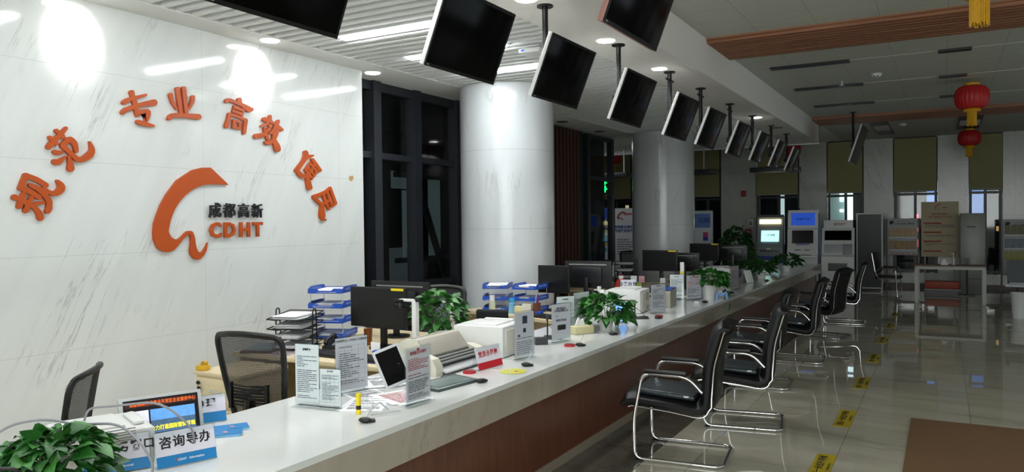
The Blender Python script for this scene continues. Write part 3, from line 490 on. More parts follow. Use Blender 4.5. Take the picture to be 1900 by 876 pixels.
[(0,[(-0.067,0.094),(-0.055,0.093),(-0.037,0.092),(-0.018,0.09),(0.005,0.087),(0.03,0.083),(0.048,0.08),(0.056,0.08),(0.063,0.084),(0.066,0.089),(0.065,0.095),(0.059,0.098),(0.043,0.105),(0.021,0.114),(-0.001,0.121),(-0.02,0.127),(-0.037,0.132),(-0.048,0.135),(-0.065,0.133),(-0.078,0.124),(-0.084,0.112),(-0.08,0.1)],[]),(0,[(-0.01,0.147),(-0.013,0.105),(-0.009,0.097),(0,0.093),(0.011,0.095),(0.02,0.101),(0.024,0.109),(0.023,0.151),(0.02,0.158),(0.012,0.162),(0.002,0.161),(-0.007,0.155)],[]),(0,[(-0.094,0.044),(-0.022,0.069),(-0.014,0.076),(-0.012,0.083),(-0.016,0.09),(-0.024,0.093),(-0.035,0.091),(-0.101,0.056),(-0.105,0.053),(-0.106,0.049),(-0.104,0.045),(-0.1,0.043)],[]),(0,[(-0.018,0.065),(-0.008,0.039),(-0.004,0.034),(0.003,0.033),(0.01,0.035),(0.015,0.04),(0.016,0.046),(0.009,0.073),(0.005,0.078),(-0.003,0.08),(-0.011,0.077),(-0.017,0.072)],[]),(0,[(-0.152,-0.063),(-0.132,-0.059),(-0.104,-0.052),(-0.078,-0.044),(-0.059,-0.034),(-0.046,-0.024),(-0.034,-0.012),(-0.023,0.003),(-0.012,0.02),(-0.006,0.031),(-0.004,0.038),(-0.007,0.043),(-0.014,0.046),(-0.023,0.044),(-0.029,0.039),(-0.038,0.029),(-0.05,0.014),(-0.062,0.003),(-0.071,-0.003),(-0.079,-0.006),(-0.091,-0.01),(-0.112,-0.014),(-0.139,-0.018),(-0.158,-0.021),(-0.174,-0.028),(-0.182,-0.041),(-0.18,-0.054),(-0.169,-0.062)],[]),(0,[(-0.075,0.031),(-0.071,0.018),(-0.066,-0.001),(-0.06,-0.019),(-0.052,-0.037),(-0.044,-0.054),(-0.039,-0.066),(-0.034,-0.071),(-0.026,-0.073),(-0.018,-0.071),(-0.013,-0.065),(-0.012,-0.059),(-0.015,-0.046),(-0.019,-0.027),(-0.025,-0.008),(-0.033,0.01),(-0.043,0.028),(-0.049,0.04),(-0.054,0.045),(-0.062,0.046),(-0.07,0.043),(-0.075,0.037)],[]),(0,[(0.087,0.121),(0.078,0.11),(0.065,0.094),(0.053,0.078),(0.044,0.063),(0.035,0.049),(0.027,0.036),(0.015,0.024),(0,0.012),(-0.011,0.003),(-0.016,-0.003),(-0.016,-0.009),(-0.011,-0.014),(-0.003,-0.015),(0.005,-0.013),(0.019,-0.006),(0.039,0.005),(0.059,0.018),(0.075,0.035),(0.087,0.051),(0.097,0.067),(0.105,0.085),(0.111,0.102),(0.115,0.115),(0.116,0.122),(0.111,0.128),(0.102,0.13),(0.093,0.127)],[]),(0,[(0.069,0.061),(0.132,0.031),(0.142,0.029),(0.152,0.032),(0.159,0.039),(0.16,0.047),(0.154,0.053),(0.093,0.086),(0.082,0.088),(0.071,0.084),(0.064,0.077),(0.063,0.068)],[]),(0,[(0.077,0.049),(0.069,0.033),(0.059,0.012),(0.047,-0.008),(0.036,-0.027),(0.025,-0.045),(0.014,-0.057),(0.002,-0.064),(-0.012,-0.069),(-0.023,-0.072),(-0.03,-0.074),(-0.04,-0.076),(-0.048,-0.077),(-0.057,-0.078),(-0.065,-0.082),(-0.068,-0.089),(-0.065,-0.096),(-0.058,-0.099),(-0.051,-0.103),(-0.037,-0.108),(-0.017,-0.108),(0.003,-0.102),(0.024,-0.092),(0.044,-0.077),(0.061,-0.058),(0.075,-0.038),(0.087,-0.017),(0.097,0.006),(0.104,0.029),(0.109,0.044),(0.109,0.052),(0.103,0.058),(0.093,0.059),(0.083,0.056)],[]),(0,[(0.028,0.016),(0.026,-0.004),(0.024,-0.033),(0.025,-0.062),(0.031,-0.086),(0.04,-0.107),(0.045,-0.122),(0.048,-0.131),(0.051,-0.139),(0.052,-0.145),(0.062,-0.158),(0.081,-0.163),(0.102,-0.159),(0.117,-0.146),(0.12,-0.13),(0.118,-0.123),(0.116,-0.112),(0.109,-0.098),(0.096,-0.082),(0.082,-0.067),(0.07,-0.051),(0.064,-0.027),(0.061,0),(0.058,0.02),(0.055,0.026),(0.048,0.03),(0.038,0.029),(0.031,0.023)],[])],
[(0,[(-0.11,0.155),(-0.109,0.147),(-0.108,0.138),(-0.11,0.13),(-0.116,0.117),(-0.127,0.098),(-0.143,0.076),(-0.169,0.049),(-0.2,0.019),(-0.222,-0.002),(-0.227,-0.014),(-0.223,-0.025),(-0.209,-0.032),(-0.193,-0.031),(-0.179,-0.023),(-0.158,-0.001),(-0.129,0.03),(-0.103,0.059),(-0.082,0.081),(-0.063,0.101),(-0.049,0.122),(-0.046,0.144),(-0.051,0.159),(-0.055,0.168),(-0.064,0.178),(-0.079,0.182),(-0.096,0.178),(-0.108,0.168)],[]),(0,[(-0.052,0.103),(0.015,0.133),(0.021,0.136),(0.023,0.14),(0.022,0.145),(0.017,0.148),(0.01,0.147),(-0.065,0.142),(-0.08,0.134),(-0.087,0.122),(-0.083,0.11),(-0.07,0.103)],[]),(0,[(-0.199,-0.044),(-0.189,-0.053),(-0.174,-0.067),(-0.153,-0.078),(-0.128,-0.082),(-0.104,-0.08),(-0.081,-0.073),(-0.061,-0.062),(-0.043,-0.049),(-0.025,-0.034),(-0.005,-0.014),(0.017,0.008),(0.031,0.023),(0.035,0.031),(0.032,0.038),(0.024,0.042),(0.012,0.042),(0.003,0.037),(-0.013,0.023),(-0.035,0.002),(-0.056,-0.015),(-0.073,-0.027),(-0.088,-0.037),(-0.1,-0.042),(-0.111,-0.043),(-0.12,-0.043),(-0.126,-0.041),(-0.136,-0.036),(-0.151,-0.027),(-0.162,-0.019),(-0.174,-0.014),(-0.189,-0.016),(-0.2,-0.023),(-0.204,-0.034)],[]),(0,[(-0.013,0.088),(0,0.077),(0.018,0.06),(0.036,0.043),(0.055,0.025),(0.074,0.007),(0.087,-0.005),(0.097,-0.01),(0.109,-0.01),(0.119,-0.004),(0.124,0.005),(0.12,0.013),(0.108,0.026),(0.09,0.045),(0.072,0.063),(0.053,0.08),(0.035,0.097),(0.022,0.109),(0.011,0.114),(-0.002,0.113),(-0.013,0.106),(-0.017,0.097)],[]),(0,[(-0.091,-0.054),(-0.09,-0.072),(-0.089,-0.098),(-0.086,-0.122),(-0.082,-0.143),(-0.077,-0.162),(-0.073,-0.175),(-0.062,-0.187),(-0.043,-0.192),(-0.023,-0.187),(-0.009,-0.175),(-0.008,-0.16),(-0.013,-0.148),(-0.02,-0.13),(-0.027,-0.112),(-0.035,-0.09),(-0.043,-0.065),(-0.049,-0.048),(-0.054,-0.04),(-0.066,-0.036),(-0.079,-0.038),(-0.088,-0.045)],[]),(1,[(-0.035,0.047),(0.039,-0.012),(-0.003,-0.065),(-0.07,0.002)],[(-0.028,0.079),(0.08,-0.006),(-0.01,-0.093),(-0.109,-0.005)]),(0,[(-0.076,0.017),(0.014,-0.06),(0.02,-0.062),(0.026,-0.062),(0.032,-0.058),(0.033,-0.054),(0.031,-0.049),(-0.06,0.028),(-0.065,0.03),(-0.072,0.03),(-0.077,0.026),(-0.079,0.022)],[]),(0,[(0.018,0.076),(-0.004,0.038),(-0.006,0.031),(-0.001,0.025),(0.008,0.023),(0.018,0.025),(0.025,0.031),(0.047,0.068),(0.048,0.076),(0.043,0.081),(0.034,0.084),(0.024,0.082)],[])],
[(0,[(-0.151,0.088),(-0.133,0.094),(-0.108,0.102),(-0.081,0.112),(-0.055,0.12),(-0.027,0.129),(0.001,0.142),(0.027,0.159),(0.05,0.177),(0.066,0.19),(0.07,0.195),(0.069,0.202),(0.063,0.206),(0.054,0.207),(0.046,0.204),(0.028,0.193),(0.003,0.178),(-0.022,0.166),(-0.046,0.157),(-0.072,0.149),(-0.098,0.141),(-0.125,0.134),(-0.151,0.127),(-0.169,0.122),(-0.182,0.114),(-0.186,0.103),(-0.18,0.093),(-0.167,0.087)],[]),(0,[(0.039,0.192),(0.045,0.179),(0.055,0.16),(0.066,0.136),(0.082,0.105),(0.1,0.07),(0.112,0.045),(0.119,0.039),(0.13,0.037),(0.141,0.04),(0.148,0.046),(0.147,0.054),(0.135,0.08),(0.117,0.115),(0.101,0.146),(0.089,0.169),(0.08,0.189),(0.073,0.202),(0.066,0.208),(0.055,0.209),(0.045,0.206),(0.038,0.2)],[]),(0,[(0.12,0.055),(0.064,0.029),(0.057,0.022),(0.056,0.014),(0.062,0.008),(0.073,0.005),(0.084,0.008),(0.14,0.034),(0.147,0.04),(0.148,0.048),(0.142,0.055),(0.131,0.057)],[]),(0,[(-0.179,0.088),(-0.166,0.078),(-0.147,0.063),(-0.127,0.05),(-0.109,0.038),(-0.086,0.026),(-0.054,0.022),(-0.019,0.031),(0.012,0.047),(0.034,0.058),(0.041,0.064),(0.041,0.072),(0.035,0.079),(0.025,0.081),(0.014,0.079),(-0.008,0.069),(-0.037,0.057),(-0.058,0.052),(-0.067,0.054),(-0.081,0.061),(-0.097,0.072),(-0.114,0.085),(-0.13,0.1),(-0.141,0.111),(-0.153,0.117),(-0.168,0.116),(-0.18,0.109),(-0.184,0.098)],[]),(0,[(-0.077,0.037),(-0.082,0.023),(-0.088,0.003),(-0.093,-0.019),(-0.096,-0.041),(-0.099,-0.063),(-0.097,-0.083),(-0.089,-0.098),(-0.077,-0.111),(-0.06,-0.121),(-0.039,-0.125),(-0.023,-0.124),(-0.014,-0.122),(-0.007,-0.121),(-0.003,-0.118),(-0.002,-0.113),(-0.006,-0.109),(-0.012,-0.107),(-0.021,-0.105),(-0.03,-0.102),(-0.03,-0.098),(-0.026,-0.094),(-0.021,-0.087),(-0.019,-0.076),(-0.021,-0.059),(-0.025,-0.039),(-0.029,-0.019),(-0.031,0.002),(-0.033,0.022),(-0.035,0.036),(-0.038,0.045),(-0.048,0.051),(-0.061,0.051),(-0.072,0.046)],[]),(0,[(-0.057,0.113),(-0.048,0.096),(-0.035,0.072),(-0.022,0.048),(-0.008,0.024),(0.007,0.001),(0.018,-0.015),(0.025,-0.02),(0.034,-0.022),(0.044,-0.019),(0.049,-0.013),(0.048,-0.006),(0.038,0.011),(0.025,0.034),(0.011,0.058),(-0.002,0.082),(-0.014,0.106),(-0.023,0.123),(-0.03,0.129),(-0.04,0.13),(-0.051,0.127),(-0.057,0.121)],[]),(0,[(-0.003,0.151),(0.008,0.125),(0.023,0.09),(0.037,0.06),(0.049,0.04),(0.06,0.026),(0.067,0.017),(0.074,0.013),(0.084,0.012),(0.093,0.016),(0.098,0.022),(0.096,0.029),(0.089,0.038),(0.079,0.05),(0.068,0.068),(0.056,0.098),(0.042,0.133),(0.032,0.159),(0.026,0.165),(0.016,0.167),(0.005,0.165),(-0.002,0.158)],[])]]
for (ch, y, z, a, nth), cs in zip(chars, STROKES):
    b = MB()
    for k, (closed, A, B) in enumerate(cs):
        d = .022+.0004*k
        if not closed: b.prism(A, d, 'YZ')
        else:
            n = len(A)
            fa = [[b.bm.verts.new((x, p[0], p[1])) for p in L_] for L_ in (A, B) for x in (0, d)]
            for i in range(n):
                j = (i+1) % n
                for P_, Q_ in ((fa[0], fa[1]), (fa[1], fa[3]), (fa[3], fa[2]), (fa[2], fa[0])): b.bm.faces.new((P_[i], P_[j], Q_[j], Q_[i]))
    bmesh.ops.recalc_face_normals(b.bm, faces=b.bm.faces[:])
    o = b.obj('wall_character', orange, None, (-5.229, y, z), smooth=False); tag(o, desc[ch], 'lettering', 'orange slogan characters on the marble wall')
sw = [(4.397, 2.057), (4.219, 2.192), (4.13, 2.185), (4.046, 2.161), (3.903, 2.073), (3.809, 1.96), (3.76, 1.88), (3.728, 1.81), (3.70, 1.74), (3.692, 1.673), (3.695, 1.62), (3.708, 1.584), (3.727, 1.55), (3.755, 1.529), (3.785, 1.519), (3.811, 1.517), (3.84, 1.52), (3.868, 1.533), (3.9, 1.56), (3.927, 1.588), (3.95, 1.615), (3.975, 1.637), (3.99, 1.645), (4.006, 1.647), (4.018, 1.638), (4.022, 1.616), (4.022, 1.585), (4.017, 1.554), (4.012, 1.525), (4.015, 1.49), (4.042, 1.46), (4.06, 1.448), (4.083, 1.444), (4.106, 1.45), (4.128, 1.467), (4.15, 1.49), (4.166, 1.518), (4.18, 1.58), (4.17, 1.558), (4.154, 1.539), (4.137, 1.515), (4.116, 1.503), (4.095, 1.503), (4.08, 1.517), (4.07, 1.54), (4.062, 1.573), (4.06, 1.605), (4.053, 1.636), (4.04, 1.667), (4.025, 1.677), (4.006, 1.678), (3.985, 1.674), (3.963, 1.658), (3.94, 1.635), (3.916, 1.618), (3.895, 1.613), (3.874, 1.615), (3.85, 1.625), (3.836, 1.64), (3.821, 1.671), (3.821, 1.69), (3.826, 1.71), (3.837, 1.755), (3.855, 1.8), (3.88, 1.85), (3.91, 1.892), (3.945, 1.93), (3.982, 1.964), (4.035, 2.0), (4.091, 2.029), (4.15, 2.047), (4.216, 2.055)]
o = MB().prism([(y-4, z-1.8) for y, z in sw], .025, 'YZ').obj('wall_emblem', orange, None, (-5.228, 4, 1.8)); tag(o, 'orange curling swoosh emblem mounted on the marble wall', 'emblem')
for ch, y, d in (('成', 4.255, 'first black character beside the swoosh emblem'), ('都', 4.40, 'second black character beside the swoosh emblem'), ('高', 4.55, 'third black character beside the swoosh emblem'), ('新', 4.697, 'last black character beside the swoosh emblem')):
    wall_text('wall_character', ch, y, 1.843, .128, 0, inkb, d, 'black characters beside the emblem', .0016, .0005, .008)
for ch, y, d in (('C', 4.255, 'orange letter C under the black characters'), ('D', 4.40, 'orange letter D under the black characters'), ('H', 4.557, 'orange letter H under the black characters'), ('T', 4.698, 'orange letter T under the black characters')):
    wall_text('wall_letter', ch, y, 1.68, .17, 0, orange, d, 'orange letters under the black characters', .006, .0, .01, sx=1.0)
# scuffed chip on the marble by the wall corner
o = MB().prism([(0, 0), (.03, -.01), (.05, .01), (.06, .035), (.045, .05), (.02, .04), (.005, .045), (-.01, .02)], .002, 'YZ').obj('wall_stain', mat('ochre_patch', 'b08a50', rough=.8), None, (-5.2295, 5.92, 2.16)); tag(o, 'small ochre glue patch on the marble near its right edge', 'stain')

# ================================================================== HANGING SCREENS
def screen_thing(x, y, ztop, label, L=.75, Hh=.46, tilt=24, ceil=3.3, off=0.0, edge=whitep, group='hanging screens over the counter', yaw=0, drop=None, px=None, pole=True, face=blackgloss):
    """pole foot at x, y on the ceiling; panel faces +X, leaning so that it looks down"""
    t = thing('hanging_screen', label, 'screen', (x, y, ceil), 0, group)
    ti = math.radians(tilt); zc = ztop-ceil-Hh/2*math.cos(ti)
    if pole:
        MB().cyl(.022, -(zc)+.02, (0, 0, (zc)/2+.02), n=14).obj('pole', darkmetal, t)
        MB().cyl(.06, .012, (0, 0, -.006), n=20).obj('ceiling_plate', darkmetal, t)
        MB().box((.012, .26, .02), (0, .0, -.09)).obj('cross_bar', darkmetal, t) if y > 7 else None
    # x of panel centre: .0 in front of the pole
    cx_ = .03
    R_ = (0, ti, yaw)        # rotation about Y tips the top towards +X
    mm = MB(); mm.box((.07, .12, .12), (cx_-.02, 0, zc), R_, .01); mm.box((.1, .05, .05), (cx_-.03, 0, zc)); mm.obj('bracket', darkmetal, t)
    c = Vector((cx_+.055, off, zc))
    rotm = Euler(R_).to_matrix()
    def at_(v): return c + rotm @ Vector(v)
    MB().box((.03, L, Hh), (0, 0, 0), bev=.004).obj('casing', edge, t, c, R_)
    MB().box((.006, L-.004, Hh-.004), (0, 0, 0), bev=.002).obj('front_glass', face, t, at_((.017, 0, 0)), R_)
    b = MB(); b.prism([(-L/2, -Hh/2), (L/2, -Hh/2), (L/2, Hh/2), (-L/2, Hh/2), (-L/2, -Hh/2+.001), (-L/2+.012, -Hh/2+.02), (-L/2+.012, Hh/2-.02), (L/2-.012, Hh/2-.02), (L/2-.012, -Hh/2+.02), (-L/2+.0121, -Hh/2+.0195)], .004, 'YZ', (-.002, 0, 0))
    b.obj('bezel', blackm, t, at_((.021, 0, 0)), R_)
    MB().box((.004, .018, .006), (0, 0, 0)).obj('power_light', greyp, t, at_((.0245, -L/2+.03, -Hh/2+.011)), R_)
    return t
for y, l in ((2.4, 'hanging screen at the top of the picture before the marble wall, cut by the frame'), (3.85, 'largest black hanging screen, covering a ceiling tube light'),
             (5.13, 'hanging screen in front of the top of the first column'), (6.58, 'hanging screen just right of the first column'),
             (8.05, 'hanging screen overlapping the upper left of the second column'), (9.24, 'hanging screen overlapping the upper right of the second column'),
             (10.69, 'hanging screen first in line beyond the second column'), (12.1, 'hanging screen second in line beyond the second column'),
             (13.55, 'hanging screen next to last in the counter row'), (15.0, 'last hanging screen of the counter row, before the red lantern')):
    screen_thing(-2.535, y-.12, 3.035, l, tilt=22, off=.12)
screen_thing(-1.465, 3.87, 3.13, 'hanging screen with reddish casing above the third lit downlight', L=.78, tilt=21, ceil=3.7, edge=mat('rose_casing', '9a6a62', rough=.4), group=None)
screen_thing(-1.465, 15.6, 3.41, 'lone large hanging screen in the dark hall, pale face catching light', L=1.14, Hh=.70, tilt=18, ceil=3.7, group=None, face=mat('screen_grey_sheen', '2c2e2c', rough=.35), edge=silver)  # light caught by this screen's face is put into its grey colour

# wireless box under the slatted ceiling
t = thing('wireless_router', 'small white box with a blue light under the slatted ceiling', 'router', (-3.2, 6.08, 3.24), .1)
MB().box((.2, .2, .04), bev=.01).obj('casing', whitep, t); MB().box((.03, .004, .015), (-.06, -.101, 0)).obj('status_light', mat('blue_led', '2a58c8', emit='3a68ff', estr=.6), t)
MB().cyl(.03, .06, (0.06, .05, .04)).obj('mount', greyp, t)

# ================================================================== LANTERNS
def make_lantern(label):
    t = thing('red_lantern', label, 'lantern', (0, 0, 0), 0, 'red festive lanterns')
    b = MB(); n = 28
    prof = [(.1, .17), (.17, .15), (.215, .09), (.228, 0), (.215, -.09), (.17, -.15), (.1, -.17)]
    rings = []
    for r, z in prof:
        rings.append([b.bm.verts.new((r*(1 if k % 2 else .955)*math.cos(2*PI*k/(2*n)), r*(1 if k % 2 else .955)*math.sin(2*PI*k/(2*n)), z)) for k in range(2*n)])
    for i in range(len(rings)-1):
        for k in range(2*n): b.bm.faces.new((rings[i][k], rings[i][(k+1) % (2*n)], rings[i+1][(k+1) % (2*n)], rings[i+1][k]))
    b.obj('shade', redlan, t)
    MB().lathe([(.1, .16), (.105, .2), (.09, .21)]).obj('top_ring', gold, t); MB().lathe([(.1, -.21), (.12, -.19), (.1, -.16)]).obj('bottom_ring', gold, t)
    f = MB(); rd = random.Random(3)
    for k in range(46):
        a = 2*PI*k/46; r = .056+rd.uniform(-.006, .006); f.tube([(r*math.cos(a), r*math.sin(a), -.2), (r*1.02*math.cos(a), r*1.02*math.sin(a), -.40+rd.uniform(-.015, .01))], .005, 4)
    f.cyl(.06, .02, (0, 0, -.215)); f.obj('tassel', gold, t)
    MB().cyl(.004, .12, (0, 0, .26)).obj('cord', gold, t)
    return t
L0 = make_lantern('red lantern with gold tassel hanging at mid depth, right of the middle ceiling slots'); L0.location = (.36, 12.85, 3.44)
for loc, l in (((.5, 19.57, 3.45), 'red lantern hanging before the rightmost roller blind'), ((.23, 6.45, 3.50), 'nearest red lantern, only its gold tassel showing below the picture edge'),
               ((-3.38, 20.6, 3.5), 'red lantern half hidden behind the last hanging screens'), ((-8.15, 20.3, 3.5), 'red lantern seen left of the second column, past the glazed panel')):
    dup(L0, loc, .4, l, 'red festive lanterns')

# hung display bars, seen from their narrow side
def hung_bar(x, w_, z, rods, label, top=3.3):
    t = thing('hanging_sign_bar', label, 'sign', (x, 16.6, z), 0, 'black hanging sign bars')
    MB().box((w_, .5, .1), bev=.01).obj('casing', mat('bar_grey', '2b2c31', rough=.35), t)
    for r in rods: MB().cyl(.014, top-z-.04, (r, 0, (top-z)/2+.03)).obj('rod', silver, t)
hung_bar(-4.65, .75, 2.76, (.1,), 'black sign bar on a rod between the second column and the next pier')
hung_bar(-3.05, .95, 2.75, (-.38, .2), 'black sign bar hanging below the farthest screens')
hung_bar(-6.6, .7, 2.77, (.2,), 'black sign bar seen left of the second column', 3.42)
def exit_sign(z, label, s):
    t = thing('exit_sign', label, 'sign', (-6.2, 15.0, z), 0)
    MB().box((s*1.1, .04, s*.95)).obj('case', blackm, t); MB().cyl(.008, 3.42-z, (s*.3, .03, (3.42-z)/2)).obj('rod', blackm, t)
    g = mat('exit_green', '10e070', emit='18ff80', estr=1.6); b = MB()
    b.prism([(-.5, -.1), (-.1, -.1), (-.1, -.35), (.05, -.35), (.05, -.1), (.45, -.1), (.45, .05), (.12, .1), (.1, .3), (-.02, .38), (-.12, .3), (-.15, .1), (-.5, .05)], .004, 'XZ')
    bmesh.ops.scale(b.bm, vec=(s, 1, s), verts=b.bm.verts[:]); b.obj('pictogram', g, t, (0, -.026, 0))
exit_sign(2.52, 'small green lit sign, upper of two, left of the second column', .13); exit_sign(2.39, 'green lit exit sign, lower of two, left of the second column', .2)

# ================================================================== VISITOR CHAIRS (front faces local -Y, origin on the floor)
def make_visitor_chair(label):
    t = thing('visitor_chair', label, 'chair', (0, 0, 0), 0, 'black cantilever visitor chairs along the counter')
    W_ = .27
    for s_ in (-1, 1):
        x = s_*W_
        p = fillet([(x, .12, .52), (x, .02, .625), (x, -.30, .63), (x, -.365, .3), (x, -.36, .015), (x, .05, .015)], .07, 6)
        fr = MB().tube(p, .0135, 10).obj('side_frame', chrome, t)
        MB().box((.045, .3, .026), (0, 0, 0), bev=.011).obj('arm_pad', blackm, t, (x, -.135, .648))
        MB().box((.05, .035, .012), (x, -.335, .004), bev=.003).obj('foot_pad', blackm, t)
    MB().tube(fillet([(-W_, .04, .015), (-W_, .25, .015), (W_, .25, .015), (W_, .04, .015)], .07, 6), .0135, 10).obj('floor_bar', chrome, t)
    # one folded shell: profile in YZ, swept over x
    def shell(prof_o, thick, w_, bulge=.012):
        b = MB(); pts = [Vector((0, y, z)) for y, z in prof_o]; n = len(pts); nx = 10; top = []; bot = []
        for i, p in enumerate(pts):
            tg = (pts[min(i+1, n-1)]-pts[max(i-1, 0)]).normalized(); nm = Vector((0, -tg.z, tg.y))
            e = min(i, n-1-i)/2.; e = min(1, e); th = thick*(.35+.65*math.sin(e*PI/2))
            A, B = [], []
            for k in range(nx+1):
                u = k/nx*2-1; ed = 1-abs(u)**6*.75
                xw = u*w_/2*(1-(.12 if i > n-3 else 0)*0)
                A.append(b.bm.verts.new(p+nm*(th*.5*ed)+Vector((xw, 0, 0)))); B.append(b.bm.verts.new(p-nm*(th*.5*ed)+Vector((xw, 0, 0))))
            top.append(A); bot.append(B)
        F = b.bm.faces.new
        for i in range(n-1):
            for k in range(nx):
                F((top[i][k], top[i][k+1], top[i+1][k+1], top[i+1][k])); F((bot[i][k+1], bot[i][k], bot[i+1][k], bot[i+1][k+1]))
            F((top[i][0], top[i+1][0], bot[i+1][0], bot[i][0])); F((top[i+1][nx], top[i][nx], bot[i][nx], bot[i+1][nx]))
        for k in range(nx):
            F((top[0][k+1], top[0][k], bot[0][k], bot[0][k+1])); F((top[n-1][k], top[n-1][k+1], bot[n-1][k+1], bot[n-1][k]))
        bmesh.ops.recalc_face_normals(b.bm, faces=b.bm.faces[:]); return b
    prof = [tuple(v)[1:] for v in fillet([(0, -.47, .385), (0, -.40, .43), (0, -.1, .405), (0, .135, .37), (0, .15, .55), (0, .16, .70), (0, .235, .96), (0, .30, .965)], .09, 6)]
    shell(prof, .11, .49).obj('seat_and_back', leather, t)
    for s_ in (-1, 1):
        q = [Vector((s_*.240, y+.036 if z > .45 else y+.02*(y > .05), z-.042 if z < .47 else z)) for y, z in prof[3:-5]]
        MB().tube(q, .006, 6).obj('chrome_piping', chrome, t)
    b = MB()
    for k in range(3): b.tube([(-.2, .165-.055+k*.03, .62+k*.12), (.2, .165-.055+k*.03, .62+k*.12)], .004, 5)
    b.obj('seam', blackm, t)
    c = MB(); c.box((.42, .42, .04), (0, -.15, .475), (-.07, 0, 0), .018, 3); c.obj('seat_cushion', cushion_m, t)
    MB().box((.002, .035, .012), (.212, .0, .472)).obj('care_tag', whitep, t)
    return t
VC0 = make_visitor_chair('nearest black leather visitor chair with chrome cantilever frame beside the counter')
# chair front (-Y local) must face the counter (-X): rotate by -90 deg
VC0.location = (-1.60, 5.47, 0); VC0.rotation_euler = (0, 0, -PI/2+math.radians(6))
for x, y, a, l in ((-1.42, 6.60, 9, 'second black leather visitor chair from the viewer, pale label on its back'), (-1.62, 8.2, 3, 'third black visitor chair from the viewer, backrest top between its neighbours'),
                   (-1.50, 9.8, 2, 'fourth black visitor chair along the counter, below the yellow floor sticker row'), (-1.47, 11.9, -14, 'fifth black visitor chair, turned to show its broad back'),
                   (-1.36, 13.6, 4, 'dark visitor chair farthest along the counter')):
    dup(VC0, (x, y, 0), -PI/2+math.radians(a), l)
# the side chair in the far hall: slimmer tube chair with a sled base
t = thing('side_chair', 'chrome framed black side chair facing the white table in the far hall', 'chair', (-1.03, 17.9, 0), PI/2-.12)
for s_ in (-1, 1):
    x = s_*.26
    MB().tube(fillet([(x, .25, .98), (x, .19, .6), (x, .13, .45), (x, -.22, .45)], .05), .011, 8).obj('back_tube', chrome, t)
    MB().tube(fillet([(x, .17, .56), (x, .12, .67), (x, -.2, .66), (x, -.24, .02), (x, .26, .02)], .07), .011, 8).obj('side_frame', chrome, t)
    MB().box((.04, .3, .02), (x, -.03, .68), (.03, 0, 0), .008).obj('arm_pad', blackm, t)
MB().tube([(-.26, .24, .02), (.26, .24, .02)], .011, 8).obj('floor_bar', chrome, t)
MB().tube([(-.26, -.15, .02), (.26, -.15, .02)], .011, 8).obj('floor_bar', chrome, t)
MB().box((.48, .46, .06), (0, -.03, .47), bev=.025).obj('seat', leather, t)
MB().box((.48, .05, .46), (0, .215, .76), (-.14, 0, 0), .02).obj('backrest', leather, t)

# ================================================================== FLOOR STICKERS, MAT
for i, (y, l) in enumerate(((5.62, 'nearest yellow floor sticker, cut by the bottom of the picture'), (7.08, 'second yellow floor sticker from the viewer'), (8.68, 'third yellow floor sticker from the viewer'), (10.28, 'fourth yellow floor sticker from the viewer'),
                            (11.88, 'fifth yellow floor sticker from the viewer'), (13.5, 'sixth yellow floor sticker from the viewer, beside the fourth chair base'), (15.1, 'farthest yellow floor sticker before the side chair'))):
    t = thing('floor_sticker', l, 'sticker', (-.735, y, .001), 0, 'yellow queue stickers on the floor')
    MB().box((.13, .62, .002), (0, 0, .001)).obj('backing', floor_yellow, t)
    text('lettering', '请在一米线外等候', .062, inkb, t, (-.012, 0, .0025), (0, 0, PI/2), .001, .0003, 1.05)
    text('small_lettering', '为了您和他人的安全', .022, inkb, t, (.045, 0, .0025), (0, 0, PI/2), 0, .0003, 1.0)
o = MB().box((3.2, 5.1, .008), (0, 0, 0)).obj('floor_mat', rug_m, None, (1.36, 4.77, .0045)); tag(o, 'brown wood-look mat lying on the tiles in the lower right corner', 'mat')

# ================================================================== POTTED PLANTS
def leaf(b, base, direction, size, droop, roll, rd):
    """heart shaped leaf"""
    out = [(0, 0), (.16, -.10), (.36, -.08), (.47, .12), (.44, .38), (.30, .64), (.12, .88), (0, 1.05)]
    d = Vector(direction).normalized(); side = d.cross(Vector((0, 0, 1)))
    side = side.normalized() if side.length > .1 else Vector((1, 0, 0))
    side = (Matrix.Rotation(roll, 3, d) @ side); nrm = side.cross(d).normalized()
    def pt(u, v):
        cup = abs(u)*.28; dr = -droop*v*v
        return Vector(base)+side*(u*size)+d*(v*size)+nrm*(cup*size)+Vector((0, 0, dr*size))
    mid = [b.bm.verts.new(pt(0, v)) for _, v in out]
    for s_ in (-1, 1):
        edge = [mid[0]]+[b.bm.verts.new(pt(s_*u, v)) for u, v in out[1:-1]]+[mid[-1]]
        for i in range(len(out)-1):
            vs = [mid[i], edge[i], edge[i+1], mid[i+1]] if s_ > 0 else [mid[i], mid[i+1], edge[i+1], edge[i]]
            u = []
            for v in vs:
                if v not in u: u.append(v)
            if len(u) > 2: b.bm.faces.new(u)
